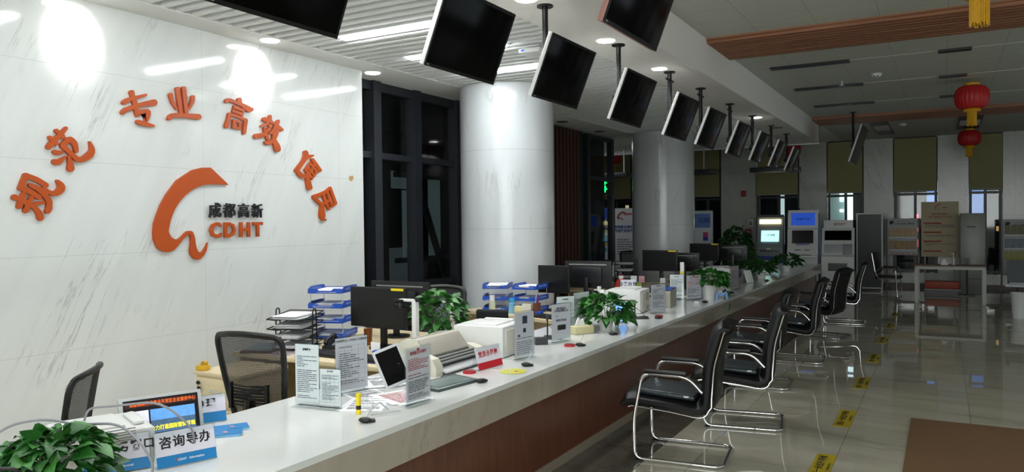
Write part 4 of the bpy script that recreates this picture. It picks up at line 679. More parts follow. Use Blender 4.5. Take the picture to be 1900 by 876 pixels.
def plant(loc, label, R_, Hh, n, ls, pot_r=.07, pot_h=.12, potm=None, seed=1, mats=None, stems=10, droop=.5, trail=0, cat='potted plant', flat=1.0, base_z=None, bend=None, pot=True, name='potted_pothos'):
    rd = random.Random(seed); t = thing(name, label, cat, loc)
    if pot:
        MB().lathe([(pot_r*.72, 0), (pot_r*.8, pot_h*.2), (pot_r, pot_h*.92), (pot_r*1.06, pot_h*.94), (pot_r*1.06, pot_h), (pot_r*.9, pot_h), (pot_r*.85, pot_h*.88)], (0, 0, 0), 28).obj('pot', potm or whitep, t)
        MB().cyl(pot_r*.86, .01, (0, 0, pot_h*.9)).obj('soil', mat('soil', '2a2018', rough=.95), t)
    bz = pot_h if base_z is None else base_z
    bs = [MB(), MB()]; st = MB(); zc = bz+Hh*.42
    for i in range(n):
        a = rd.uniform(0, 2*PI); ph = math.acos(rd.uniform(-.55, 1)); rr = rd.uniform(.45, 1)**.6
        dx, dy, dz = math.sin(ph)*math.cos(a), math.sin(ph)*math.sin(a), math.cos(ph)
        p = Vector((dx*R_*rr, dy*R_*rr*flat, zc+dz*Hh*.55*rr-(rr**2)*.02))
        out = Vector((dx, dy*flat, dz*.35+rd.uniform(-.35, .45)))+Vector((rd.uniform(-.4, .4), rd.uniform(-.4, .4), 0))
        leaf(bs[0 if rd.random() < .7 else 1], p, out, ls*rd.uniform(.6, 1.15), droop*rd.uniform(.3, 1.2), rd.uniform(-.7, .7), rd)
    for i in range(stems):
        a = rd.uniform(0, 2*PI); r = R_*rd.uniform(.5, .95)
        st.tube([(0, 0, bz-.02), (r*.4*math.cos(a), r*.4*math.sin(a)*flat, bz+Hh*.45), (r*math.cos(a), r*math.sin(a)*flat, bz+Hh*rd.uniform(.2, .7))], .0028, 5)
    for i in range(trail):
        a = rd.uniform(-.6, .9); r = R_
        x0, y0 = r*math.cos(a)*.9, r*math.sin(a)*.9
        pts = [(0, 0, bz), (x0*.7, y0*.7, bz+.04), (x0*1.05, y0*1.05, bz-.08), (x0*1.1, y0*1.1, bz-.16-rd.uniform(0, .1))]
        st.tube(pts, .0025, 5)
        for q in (1, 2, 3):
            leaf(bs[0], pts[q], (rd.uniform(-1, 1), rd.uniform(-1, 1), -.6), ls*.8, .4, rd.uniform(-.5, .5), rd)
    m1, m2 = mats or (greenm, greenm2)
    bs[0].obj('foliage', m1, t); bs[1].obj('lighter_foliage', m2, t); st.obj('stem', stemm, t)
    return t
CZ = .76; DZ = .75
P0 = plant((-2.62, 1.47, CZ), 'large leafy pothos at the lower left corner of the picture', .175, .20, 230, .075, .09, .10, seed=4, droop=.6)
plant((-3.50, 4.98, DZ), 'pothos in a white pot behind the document camera', .22, .34, 170, .08, .07, .12, seed=5)
plant((-2.60, 6.27, CZ), 'bushy pothos on the counter beside the cream tissue box', .24, .30, 230, .078, .07, .10, seed=6, trail=1, base_z=.05)
plant((-2.48, 9.25, CZ), 'pothos in a white pot with stems trailing over the counter edge', .22, .2, 150, .085, .095, .17, seed=7, trail=3, mats=(greenm, greenm2))
# trailing vine down the apron belongs to that pot
plant((-2.56, 12.7, CZ), 'low dark pothos on the far counter left of the end', .22, .2, 120, .085, .08, .1, seed=8, mats=(greend, greenm))
plant((-2.50, 14.6, CZ), 'dark pothos nearest the far end of the counter', .26, .25, 120, .09, .08, .1, seed=9, mats=(greend, greenm))
plant((-3.72, 16.0, 0), 'tall leafy floor plant rising behind the last desk monitors', .36, 1.15, 380, .13, .16, .35, seed=10, mats=(greend, greend), base_z=.5, droop=.7, name='potted_money_tree', potm=creamp, cat='potted plant')
plant((-2.98, 13.5, CZ), 'lighter green bushy plant in front of the tall floor plant', .26, .36, 170, .08, .09, .1, seed=11, mats=(greenm, greend))

# ================================================================== ACRYLIC STANDS WITH NOTICES  (front faces local -Y)
def stand(p, q, h, label, style=0, z=CZ, lean=0.0, seed=0, group='acrylic notice holders on the counter', pm=paper, foot=True, header=None):
    (x0, y0), (x1, y1) = p, q; w_ = math.hypot(x1-x0, y1-y0); a = math.atan2(y1-y0, x1-x0)
    t = thing('notice_holder', label, 'notice holder', ((x0+x1)/2, (y0+y1)/2, z), a, group)
    if foot: MB().box((w_, .075, .004), (0, 0, .002), bev=.001).obj('base', glass_m, t)
    e = MB(); e.box((w_, .003, h), (0, -.004, h/2+.004)); e.box((w_, .003, h), (0, .005, h/2+.004)); e.box((w_, .012, .003), (0, 0, .006)); e.obj('acrylic_sleeve', glass_m, t)
    b = MB(); b.box((w_*.95, .0012, h*.9), (0, 0, h*.53)); sh = b.obj('sheet', pm, t)
    zc = h*.5; W2 = w_*.8
    if style == 0:   # title and rows
        if header: text('lettering', header, w_*.085, ink if pm is paperl else inkb, sh, (0, -.0016, h*.9), bold=.0004, depth=.0001)
        lines(sh, W2, h*.68, 22, ink, (0, -.0016, h*.46), seed)
    elif style == 1:  # table form
        if header: text('lettering', header, w_*.07, ink, sh, (0, -.0016, h*.93), bold=.0003, depth=.0001)
        b = MB()
        for i in range(9): b.box((W2, .0003, .0007), (0, -.0015, h*(.16+.085*i)))
        for i in range(5): b.box((.0007, .0003, h*.68), (-W2/2+W2*i/4, -.0015, h*.5))
        b.obj('form_ruling', ink, sh); lines(sh, W2*.92, h*.66, 18, ink, (0, -.0017, h*.5), seed, jag=.8)
    elif style == 2:  # red title, red and black rows
        text('lettering', header or '请您配合并遵守', w_*.095, inkred, sh, (0, -.0016, h*.9), bold=.0005, depth=.0001)
        MB().prism([(-.012, 0), (.012, 0), (.008, -.014), (-.008, -.014)], .001, 'XZ', (0, -.002, h*.98)).obj('clip_mark', inkred, sh)
        lines(sh, W2, h*.3, 10, inkred, (0, -.0016, h*.66), seed, thick=.4); lines(sh, W2, h*.38, 13, inkb, (0, -.0016, h*.3), seed+1, thick=.38)
    elif style == 3:  # guide with small pictures
        if header: text('lettering', header, w_*.08, inkb, sh, (0, -.0016, h*.88), bold=.0004, depth=.0001)
        b = MB(); b.box((w_*.24, .0004, h*.16), (w_*.02, -.0015, h*.82)); b.box((w_*.14, .0004, h*.09), (0, -.0015, h*.6)); b.box((w_*.12, .0004, h*.04), (-w_*.28, -.0015, h*.5))
        b.obj('picture', mat('photo_dark', '3a4258', rough=.5), sh); lines(sh, W2, h*.36, 9, ink, (0, -.0016, h*.28), seed, thick=.3)
    elif style == 4:  # two lines of title, dark picture
        text('lettering', header or '请扫码登记', w_*.1, inkb, sh, (0, -.0016, h*.86), bold=.0005, depth=.0001)
        text('lettering', '不扫码者 请勿入内', w_*.085, inkb, sh, (0, -.0016, h*.8), bold=.0004, depth=.0001)
        text('lettering', '填写健康信息', w_*.09, inkb, sh, (0, -.0016, h*.56), bold=.0004, depth=.0001)
        MB().box((w_*.42, .0004, h*.13), (w_*.02, -.0015, h*.38)).obj('picture', mat('photo_dark2', '251a20', rough=.5), sh)
        MB().cyl(.006, .0006, (-w_*.22, -.0015, h*.67), (PI/2, 0, 0)).obj('round_mark', ink, sh)
    return t
stand((-2.99, 2.935), (-2.835, 2.955), .335, 'acrylic holder with sparse notice, leftmost of three left of the glue stick', 0, seed=1, pm=paper, header='温馨提示')
stand((-2.83, 2.95), (-2.705, 2.975), .21, 'short acrylic holder with a small form, lowest of three left of the glue stick', 1, seed=2, header='服务指南')
stand((-2.945, 3.19), (-2.885, 3.40), .325, 'acrylic holder with lilac table form, tallest behind the yellow glue stick', 1, seed=3, pm=paperl, header='成都高新区 公司登记 办事指南')
stand((-2.425, 3.15), (-2.42, 3.365), .305, 'acrylic holder with red-titled notice at the counter front edge', 2, seed=4, pm=paperl)
stand((-2.575, 4.57), (-2.53, 4.78), .335, 'acrylic holder with small pictures beside the big white printer', 3, seed=5, pm=paperl)
stand((-2.92, 5.93), (-2.82, 6.09), .31, 'white notice holder behind the grey one left of the bushy pothos', 0, seed=6, header='办事须知')
stand((-2.68, 5.35), (-2.61, 5.56), .31, 'grey notice holder with a dark picture, left of the bushy pothos', 4, seed=7, pm=paperl)
stand((-2.93, 6.30), (-2.88, 6.55), .31, 'white paper stand half hidden behind the bushy pothos', 0, seed=16)
stand((-2.60, 7.46), (-2.51, 7.67), .305, 'lilac form holder in front of the second white printer', 1, seed=8, pm=paperl, header='办事指南')
stand((-2.655, 8.88), (-2.53, 9.09), .305, 'grey notice holder with a red title left of the white-potted plant', 2, seed=9, pm=paperl, header='企业开办指南')
stand((-2.87, 8.92), (-2.71, 8.96), .31, 'white notice holder overlapped by the red-titled one near the white-potted plant', 0, seed=10, header='办理流程')
stand((-2.49, 10.36), (-2.44, 10.62), .335, 'pinkish notice holder beyond the white-potted plant', 0, seed=11, pm=mat('paper_pink', 'b9a8ac', rough=.7))

# ================================================================== TENT SIGNS
def counter_sign(p, q, h, label, body, sub, band, name='counter_sign', lean=-.28, fs=.34, bandm=sign_blue, col=inkb, en='information', group=None, z=CZ):
    (x0, y0), (x1, y1) = p, q; w_ = math.hypot(x1-x0, y1-y0); a = math.atan2(y1-y0, x1-x0)
    t = thing(name, label, 'sign', ((x0+x1)/2, (y0+y1)/2, z), a, group)
    R_ = (lean, 0, 0); rm = Euler(R_).to_matrix()
    def at_(x, y, zz): return rm @ Vector((x, y, zz))
    MB().box((w_, .006, h), (0, 0, h/2), bev=.001).obj('acrylic_case', glass_m, t, (0, 0, 0), R_)
    MB().box((w_, .05, .004), (0, .02, .002)).obj('foot', glass_m, t)
    MB().box((w_, .004, h*.95), (0, .07*0+.045, h*.46)).obj('rear_leaf', glass_m, t, (0, .015, 0), (.28, 0, 0))
    MB().box((w_*.97, .0015, h*.95), (0, 0, h*.5)).obj('card', mat('card_white', 'e0ddea', rough=.5), t, at_(0, -.004, 0), R_)
    MB().box((w_*.97, .0012, h*band), (0, 0, h*(band/2+.025))).obj('colour_band', bandm, t, at_(0, -.005, 0), R_)
    rx = (PI/2+lean, 0, 0)
    text('lettering', body, h*fs, col, t, at_(0, -.0056, h*(band+(1-band)*.5+.01)), rx, .0012, .0003, spacing=1.1)
    if sub: text('small_lettering', sub, h*.085, mat('pale_ink', 'dfe8f0', rough=.5), t, at_(w_*.06, -.0062, h*(band*.5+.02)), rx, .0003, .0002)
    sp = MB().prism([(s0*1.0, s1) for s0, s1 in [(.35, .5), (.0, .5), (-.35, .1), (-.4, -.3), (-.2, -.45), (-.1, -.3), (-.25, -.1), (-.1, .2)]], .0004, 'XZ')
    bmesh.ops.scale(sp.bm, vec=(h*.11, 1, h*.11), verts=sp.bm.verts[:]); sp.obj('emblem', orange, t, at_(-w_*.17, -.0066, h*(band*.5+.02)), R_)
    return t
counter_sign((-2.684, 1.895), (-2.605, 2.12), .145, 'blue and white desk sign with four characters, nearest on the counter', '咨询导办', 'CDHT   Information', .3)
counter_sign((-2.85, 1.70), (-2.735, 1.91), .145, 'blue and white desk sign half hidden by the corner pothos', '个人服务窗口', 'CDHT  Personal', .3, fs=.3)
counter_sign((-3.15, 2.385), (-3.06, 2.55), .135, 'blue and white desk sign half hidden behind the lit display screen', '办理', '', .36, fs=.34)
t = counter_sign((-2.60, 4.14), (-2.575, 4.41), .15, 'red and white desk sign leaning beside the grey dot-matrix printer', '党员示范岗', '', .3, bandm=redp, col=inkred, fs=.27)
t_sign = counter_sign((-3.14, 7.98), (-2.97, 8.01), .17, 'small blue and white desk sign standing behind the second white printer', '业务办理', '', .3, fs=.3, z=.9)
MB().cyl(.008, .14, (0, 0, -.07)).obj('post', silver, t_sign); MB().cyl(.05, .006, (0, 0, -.137)).obj('base', silver, t_sign)

# ================================================================== SCREENS AND TABLETS ON THE COUNTER
t = thing('display_screen', 'lit advertising screen with orange header behind the nearest desk signs', 'display', (-3.06, 2.20, CZ), math.radians(66))
W_, H_ = .35, .20; R_ = (-.3, 0, 0); rm = Euler(R_).to_matrix()
def at_(x, y, z): return rm @ Vector((x, y, z+.0))
MB().box((W_, .025, H_), (0, 0, H_/2), bev=.004).obj('casing', silver, t, (0, 0, .0), R_)
MB().box((.12, .12, .006), (0, .05, .003)).obj('foot', silver, t)
sc_ = MB().box((W_*.90, .002, H_*.86), (0, 0, H_*.5)).obj('screen', mat('screen_black', '0d0710', rough=.2, emit='140a14', estr=.4), t, at_(0, -.0135, 0), R_)
def ontop(nm, w2, h2, x, z, m, y=-.0015): return MB().box((w2, .001, h2), (x, y, z)).obj(nm, m, sc_)
ontop('header_bar', W_*.86, H_*.13, 0, H_*.82, mat('hdr', '2a1010', emit='2a1010', estr=.4))
text('lettering', '成都高新技术产业开发区企业服务中心', H_*.1, mat('orange_lit', 'e0601c', emit='e0601c', estr=.7), sc_, (W_*.02, -.0025, H_*.82), bold=.0002, sx=.82)
ontop('picture', W_*.54, H_*.52, W_*.13, H_*.42, mat('city_photo', '4a7fb8', emit='5a8fc8', estr=.8, noise=(60, .5)))
ontop('picture_skyline', W_*.54, H_*.26, W_*.13, H_*.30, mat('city_low', '3c5a78', emit='46647f', estr=.5, noise=(90, .9)), -.002)
ontop('picture_panel', W_*.2, H_*.52, -W_*.26, H_*.42, mat('panel_lit', 'b8b8e0', emit='c8c8f0', estr=.8))
text('lettering', '全力打造国际营商环境', H_*.115, mat('yellow_lit', 'f0e020', emit='f0e020', estr=.9), sc_, (W_*.12, -.0035, H_*.25), bold=.0004, sx=.82)
sp = MB().prism([(.35, .5), (.0, .5), (-.35, .1), (-.4, -.3), (-.2, -.45), (-.1, -.3), (-.25, -.1), (-.1, .2)], .001, 'XZ'); bmesh.ops.scale(sp.bm, vec=(.035, 1, .05), verts=sp.bm.verts[:])
sp.obj('emblem', mat('emblem_lit', 'd05020', emit='d05020', estr=.6), sc_, (-W_*.3, -.004, H_*.4)); text('lettering', 'CDHT', .012, inkb, sc_, (-W_*.22, -.003, H_*.42))

t = thing('tablet', 'white-framed tablet tilted on a stand behind the red-titled notice', 'tablet', (-2.76, 3.53, CZ+.02), math.radians(52))
R_ = (-.35, -.32, 0)
b = MB().box((.165, .012, .235), (0, 0, .115), bev=.006); b.obj('casing', silver, t, (0, 0, 0), R_); rm = Euler(R_).to_matrix()
MB().box((.135, .002, .2), (0, 0, .115)).obj('screen', blackgloss, t, rm @ Vector((0, -.0065, 0)), R_)
MB().tube([(0, .01, .12), (0, .11, -.01), (.06, .1, -.015)], .004, 6).obj('stand', blackm, t)
t = thing('signature_pad', 'low black signature pad lying below the dot-matrix printer', 'signature pad', (-2.56, 3.72, CZ), math.radians(82))
MB().box((.36, .2, .018), (0, 0, .012), (.04, 0, 0), .004).obj('casing', mat('pad_green', '3f4c4a', rough=.3), t); MB().box((.3, .15, .002), (0, 0, .022), (.04, 0, 0)).obj('screen', mat('pad_screen', '6d807e', rough=.15), t)
MB().tube([(.05, .1, .02), (.12, .12, .03), (.2, .14, .015)], .004, 6).obj('stylus', blackm, t)

# ================================================================== PRINTERS
def dot_printer(loc, rz, label):
    t = thing('dot_matrix_printer', label, 'printer', loc, rz)
    W_ = .60
    MB().prism([(-.08, 0), (.17, 0), (.19, .05), (.18, .15), (.10, .205), (0, .215), (-.10, .10), (-.09, .09)], W_*.80, 'YZ', (-W_*.40, 0, 0)).obj('body', creamp, t)
    MB().box((W_*.78, .010, .13), (0, -.056, .158), (-.72, 0, 0), .004).obj('cover', mat('cover_grey', 'a39e95', rough=.4), t)
    for s_ in (-1, 1):
        MB().prism([(-.20, 0), (.17, 0), (.18, .09), (.05, .12), (-.10, .125), (-.17, .105), (-.2, .06)], .075, 'YZ', (s_*W_*.44-.0375, 0, 0)).obj('end_cap', creamp, t)
    MB().box((W_*.80, .1, .065), (0, -.125, .058), (.35, 0, 0), .006).obj('paper_slot', blackm, t)
    for k in range(3): MB().cyl(.008, W_*.78, (0, -.14-.02*k, .098-.014*k), (0, PI/2, 0)).obj('roller', greyp, t)
    MB().box((W_*.78, .07, .012), (0, -.2, .03), (.35, 0, 0)).obj('tray_lip', silver, t)
    g = MB()
    for i in range(34): g.box((.008, .03, .003), (-W_*.35+i*W_*.021, .05, .211), (-.1, 0, 0))
    g.obj('vent', greyp, t)
    return t
dot_printer((-2.94, 4.17, CZ), math.radians(90), 'cream dot-matrix printer on the counter behind the red and white sign')
def laser(loc, rz, label, W_=.40, D_=.40, H_=.22, group='white laser printers', tilt=True):
    t = thing('laser_printer', label, 'printer', loc, rz, group)
    MB().box((W_, D_, H_), (0, 0, H_/2), bev=.014).obj('body', whitep, t)
    MB().box((W_*.72, D_*.62, .012), (-.02, -.03, H_+.003), bev=.005).obj('paper_tray', whitep, t)
    MB().box((W_*.6, .04, .012), (0, D_*.37, H_+.008), (.1, 0, 0), .005).obj('lid', whitep, t)
    MB().box((.012, D_*.7, H_*.8), (W_/2+.004, -.02, H_*.48), bev=.004).obj('side_panel', creamp, t)
    g = MB()
    for i in range(8): g.box((.003, .11, .004), (W_/2+.011, .04, H_*.55+i*.011))
    g.obj('side_vent', greyp, t)
    MB().box((.002, .07, .035), (W_/2+.0112, .05, H_*.2)).obj('rating_label', greyp, t)
    MB().box((W_*.5, .003, H_*.3), (0, -D_/2-.001, H_*.25)).obj('front_drawer', creamp, t)
    f = MB()
    for a in (-1, 1):
        for c in (-1, 1): f.cyl(.012, .008, (a*W_*.4, c*D_*.38, .002))
    f.obj('foot', blackm, t)
    return t
laser((-2.90, 4.79, CZ+.002), math.radians(4), 'large white laser printer between dot-matrix printer and pictured notice')
laser((-2.91, 7.62, CZ+.002), math.radians(6), 'white laser printer behind the lilac form holder', .38, .42, .235)
laser((-2.99, 1.86, CZ+.002), math.radians(-22), 'white laser printer with side louvres between corner pothos and lit screen', .34, .34, .15)
laser((-2.90, 11.35, CZ+.002), math.radians(3), 'pale printer on the far counter behind the dark pothos', .4, .42, .25)
t = thing('computer_case', 'small beige slanted computer case right of the lilac form holder', 'computer', (-2.68, 8.22, CZ), math.radians(8))
MB().prism([(-.2, .0), (.2, .0), (.2, .19), (-.15, .2), (-.2, .17)], .15, 'YZ', (-.075, 0, 0)).obj('case', mat('beige_case', 'a09d90', rough=.45), t)
for z in (.05, .14): MB().box((.01, .012, .016), (-.03, -.2, z)).obj('rubber_foot', blackm, t)
MB().box((.15, .36, .01), (0, .0, .205), (0, 0, 0), .003).obj('blue_book', blue_tray, t)

# ================================================================== SMALL COUNTER ITEMS
t = thing('glue_stick', 'yellow glue stick standing on the counter', 'glue stick', (-2.565, 2.945, CZ))
MB().cyl(.0125, .085, (0, 0, .0425)).obj('tube', yellow, t); MB().cyl(.0135, .02, (0, 0, .095)).obj('cap', yellow, t); MB().cyl(.0129, .02, (0, 0, .035)).obj('printed_band', inkb, t)
def clip(x, y, rz, label, stem=True, z=CZ):
    t = thing('phone_clip_stand', label, 'clip stand', (x, y, z), rz, 'black clip stands along the counter edge')
    MB().sph(.026, (0, 0, .014), (1.3, .8, .55), 14).obj('clip_body', blackm, t); MB().box((.05, .035, .012), (.018, .018, .008), (0, 0, .5), .004).obj('clamp', blackm, t)
    if stem: MB().tube([(0, 0, .02), (.015, .05, .06), (.02, .06, .085)], .0035, 6).obj('stem', silver, t)
    return t
clip(-2.425, 2.83, .3, 'black clip stand with silver rods nearest the glue stick')
clip(-2.405, 3.86, .9, 'black clip stand below the dot-matrix printer', False); clip(-2.41, 4.43, .2, 'black clip stand in front of the pictured notice'); clip(-2.43, 5.33, .2, 'black clip stand with pale stem in front of the dark-picture notice')
clip(-2.415, 5.97, .5, 'black clip stand under the bushy pothos', False); clip(-2.42, 7.15, .5, 'black clip stand in front of the lilac form holder beside a red pad', False)
clip(-2.40, 8.75, .5, 'black clip stand right of the white mouse', False); clip(-2.4, 10.0, .5, 'black clip stand beyond the face mask', False); clip(-2.38, 12.2, .5, 'black clip stand before the low dark pothos', False)
t = thing('pen_rack', 'silver wire rods of a phone stand lying beside the glue stick', 'stand', (-2.47, 2.99, CZ), .5)
MB().tube([(-.05, -.04, .03), (0, .02, .055), (.04, .05, .01)], .004, 6).obj('rod', silver, t); MB().tube([(-.02, -.05, .012), (.1, .03, .012)], .004, 6).obj('rod', silver, t); MB().tube([(-.04, -.02, .006), (.09, .06, .006)], .004, 6).obj('rod', silver, t)
def sheet(x, y, rz, label, w_=.21, h_=.297, m=paper, z=CZ, marks=None, group='loose papers on the counter', n=1):
    t = thing('paper_sheet' if n == 1 else 'paper_stack', label, 'paper', (x, y, z), rz, group)
    for i in range(n): MB().box((w_, h_, .001), (random.uniform(-.008, .008)*i, random.uniform(-.008, .008)*i, .001+.0012*i), (0, 0, random.uniform(-.05, .05)*i)).obj('sheet', m, t)
    lines(t, w_*.8, h_*.8, 16, marks or ink, (0, 0, .0018+.0012*n), int(x*100) % 97, name='printed_text').rotation_euler = (-PI/2, 0, 0)
    return t
sheet(-2.66, 3.12, .5, 'white printed sheets beside the glue stick', n=3); sheet(-2.78, 3.28, 1.1, 'white sheet under the tilted tablet')
sheet(-2.585, 3.33, 1.2, 'papers with red print left of the red-titled notice', marks=inkred, n=4); sheet(-2.95, 3.62, .9, 'white paper pile behind the tilted tablet', n=5)
for i, (x, y, a, l) in enumerate(((-2.93, 2.43, .9, 'blue leaflet pile before the half-hidden sign'), (-2.88, 2.35, .75, 'front blue leaflet with a pink mark'))):
    t = thing('leaflet_stack', l, 'leaflet', (x, y, CZ), a, 'blue leaflets')
    for k in range(5): MB().box((.19, .09, .0022), (.002*k, .001*k, .0012+.0024*k), (0, 0, .02*k)).obj('leaflet', sign_blue if k == 4 else mat('leaf_edge', '8fc4e6', rough=.5), t)
    MB().cyl(.012, .0006, (.03, 0, .0135)).obj('round_mark', pink, t)
t = thing('hand_fan', 'yellow-green patterned paper fan lying at the counter edge', 'fan', (-2.40, 4.24, CZ), .1)
MB().cyl(.085, .002, (0, 0, .002), n=32).obj('face', mat('fan_face', 'c8c826', rough=.6, noise=(60, .25)), t); MB().cyl(.012, .001, (.02, 0, .0035)).obj('red_mark', redp, t); MB().box((.09, .014, .003), (-.12, 0, .002)).obj('handle', whitep, t)
b = MB(); rd = random.Random(2)
for i in range(26):
    a, r = rd.uniform(0, 6.28), rd.uniform(.01, .078); b.cyl(.005, .0006, (r*math.cos(a), r*math.sin(a), .0034), n=8)
b.obj('dots', whitep, t)
def ink_pad(x, y, label, z=CZ):
    t = thing('ink_pad', label, 'ink pad', (x, y, z), .3, 'red ink pads'); MB().cyl(.042, .014, (0, 0, .008), n=26).obj('tin', redp, t); MB().cyl(.034, .003, (0, 0, .016), n=26).obj('lid_inset', mat('dark_red', '7a1018', rough=.4), t)
ink_pad(-2.63, 4.08, 'red ink pad behind the red and white sign'); ink_pad(-2.50, 5.30, 'red ink pad below the dark-picture notice'); ink_pad(-2.46, 7.30, 'red ink pad beside the lilac form holder'); 
t = thing('tissue_box', 'cream tissue box on the counter left of the bushy pothos', 'tissue box', (-2.70, 5.95, CZ), 1.1)
MB().box((.2, .12, .065), (0, 0, .033), bev=.008).obj('box', mat('cream_box', 'cfc79a', rough=.5), t)
b = MB(); b.prism([(-.05, 0), (.05, 0), (.03, .06), (.01, .045), (-.02, .07), (-.04, .04)], .012, 'XZ', (0, 0, .065)); b.obj('tissue', paper, t)
t = thing('card_reader', 'black card reader with a curved cradle beside the pictured notice', 'card reader', (-2.77, 5.32, CZ), .7)
MB().prism([(-.08, 0), (.08, 0), (.075, .02), (.02, .03), (-.05, .06), (-.08, .055)], .1, 'YZ', (-.05, 0, 0)).obj('body', mat('reader_grey', '2c2e33', rough=.35), t); MB().box((.07, .06, .004), (0, .03, .028), (.1, 0, 0)).obj('pad', greyp, t)
def webcam(x, y, h, label, z=CZ):
    t = thing('scanner_stand', label, 'scanner', (x, y, z), .4, 'black pole scanners on the counter'); MB().box((.16, .2, .008), (0, 0, .005), bev=.003).obj('base_plate', blackm, t)
    MB().cyl(.006, h, (-.05, .06, h/2)).obj('pole', blackm, t); MB().tube(fillet([(-.05, .06, .1), (0, .1, .06), (.05, .07, .01)], .03), .002, 5).obj('cable', blackm, t); MB().box((.018, .02, .05), (-.05, .055, h-.03), bev=.004).obj('camera_head', blackm, t)
webcam(-2.80, 5.62, .19, 'black pole scanner left of the dark-picture notice'); webcam(-2.60, 7.15, .17, 'black pole scanner on a flat base beside the second printer')
t = thing('computer_mouse', 'white mouse on the counter before the white-potted plant', 'mouse', (-2.46, 8.62, CZ), 1.0); MB().sph(.035, (0, 0, .012), (.75, 1.25, .5)).obj('body', whitep, t); MB().tube(fillet([(0, .04, .01), (.03, .1, .004), (.1, .14, .004)], .03), .002, 5).obj('cable', blackm, t)
t = thing('face_mask', 'crumpled blue and white face mask by the white-potted plant', 'mask', (-2.30, 9.14, CZ), .2)
b = MB(); b.tube(fillet([(-.06, 0, .01), (-.05, 0, .09), (0, 0, .05), (.05, 0, .1), (.06, 0, .01)], .03, 5), .016, 8, 1.6); b.obj('mask_body', mat('mask_blue', '7fa4e0', rough=.8), t)
MB().tube(fillet([(-.05, 0, .08), (-.02, .01, .11), (.02, .01, .06), (.05, 0, .1)], .02, 4), .006, 6).obj('ear_loop', whitep, t)
t = thing('lit_tablet', 'small lit tablet glowing blue to the right of the bushy pothos', 'tablet', (-2.64, 6.72, CZ), math.radians(70))
MB().box((.17, .012, .21), (0, 0, .105), (-.2, 0, 0), .005).obj('casing', silver, t); MB().box((.145, .002, .17), (0, -.01, .105), (-.2, 0, 0)).obj('screen', mat('tab_lit', '6aa0e8', emit='7ab0f8', estr=.9, noise=(20, .5)), t)
t = thing('tall_white_box', 'narrow white upright reader above the red-titled notice, yellow clip at its foot', 'scanner', (-2.86, 9.4, CZ), .2)
MB().box((.05, .05, .43), (0, 0, .215), bev=.006).obj('column', whitep, t); MB().box((.04, .01, .03), (0, -.03, .3), bev=.003).obj('yellow_clip', yellow, t); MB().box((.14, .14, .012), (0, 0, .006)).obj('base', whitep, t)
t = thing('name_frame', 'white A-shaped desk frame on the far counter', 'frame', (-2.57, 11.75, CZ), 1.2)
MB().box((.18, .008, .2), (0, -.02, .1), (-.3, 0, 0), .002).obj('front_leaf', whitep, t); MB().box((.18, .008, .2), (0, .03, .1), (.25, 0, 0), .002).obj('rear_leaf', greyp, t)
o = MB().box((.04, .05, .1), bev=.01).obj('white_bottle', whitep, None, (-2.55, 16.9, CZ+.05)); tag(o, 'small pale container at the far end of the counter', 'container')
sheet(-2.65, 13.6, .4, 'pale papers near the far end of the counter', n=6); sheet(-2.6, 15.6, .7, 'scattered papers at the far end of the counter', n=4)

# grey cables over the corner plant
for pts, l in (([(-3.2, 1.9, .83), (-3.0, 1.82, .99), (-2.9, 1.85, 1.0), (-2.72, 1.95, 1.02), (-2.62, 2.02, .9), (-2.66, 2.05, .82)], 'thick grey cable arching over the lit advertising screen'),
               ([(-3.05, 1.42, .9), (-2.86, 1.45, 1.03), (-2.72, 1.52, 1.05), (-2.62, 1.6, 1.0)], 'grey cable loop behind the corner pothos at the left edge'),
               ([(-2.75, 1.62, 1.0), (-2.55, 1.66, 1.02), (-2.42, 1.66, .96), (-2.35, 1.66, .88), (-2.42, 1.62, .78)], 'grey cable bending down in front of the half-hidden sign')):
    o = MB().tube(fillet(pts, .08, 6), .0045, 8).obj('grey_cable', mat('cable_grey', '8a8a90', rough=.45), None); tag(o, l, 'cable')
t = thing('network_box', 'dark box with a blue label behind the corner pothos', 'router', (-3.02, 1.50, CZ), .5)
MB().box((.24, .15, .05), (0, 0, .03), bev=.008).obj('casing', mat('box_grey', '3c3d42', rough=.4), t); MB().box((.1, .003, .035), (.05, -.077, .03)).obj('blue_label', mat('blue_lab', '24408f', rough=.4), t); MB().tube(fillet([(-.1, 0, .055), (0, -.02, .1), (.1, 0, .055)], .05), .004, 6).obj('cable', blackm, t)
t = thing('bag', 'rounded black fabric bag cut by the left edge of the picture', 'bag', (-2.335, 1.17, CZ), .5)
MB().box((.12, .16, .24), (0, 0, .12), bev=.05, seg=4).obj('body', mat('bag_fabric', '17181c', rough=.85, bump=(90, .3)), t); MB().tube(fillet([(-.04, 0, .22), (-.04, 0, .27), (.04, 0, .27), (.04, 0, .22)], .03), .006, 6).obj('handle', blackm, t)

# ================================================================== STAFF DESKS
def desk(x0, x1, y0, y1, label, rz=0):
    t = thing('office_desk', label, 'desk', ((x0+x1)/2, (y0+y1)/2, 0), rz, 'pale wooden staff desks')
    w_, d_ = x1-x0, y1-y0
    MB().box((w_, d_, .03), (0, 0, DZ-.015), bev=.003).obj('desk_top', wood_pale, t)
    for s_ in (-1, 1): MB().box((.03, d_*.94, DZ-.03), (s_*(w_/2-.03), 0, (DZ-.03)/2)).obj('side_panel', wood_pale, t)
    MB().box((w_*.9, .02, .4), (0, 0, .5)).obj('modesty_panel', wood_pale, t)
    MB().box((w_*.35, .45, .14), (w_*.08, -d_/2+.26, .65), bev=.003).obj('drawer', wood_pale, t)
    return t
desk(-4.74, -3.17, 4.0, 5.5, 'pale wooden desk nearest the marble wall corner, crowded with trays and monitors')
t = thing('office_desk', 'pale wooden desk beside the first column, angled front edge', 'desk', (-3.9, 7.2, 0), 0, 'pale wooden staff desks')
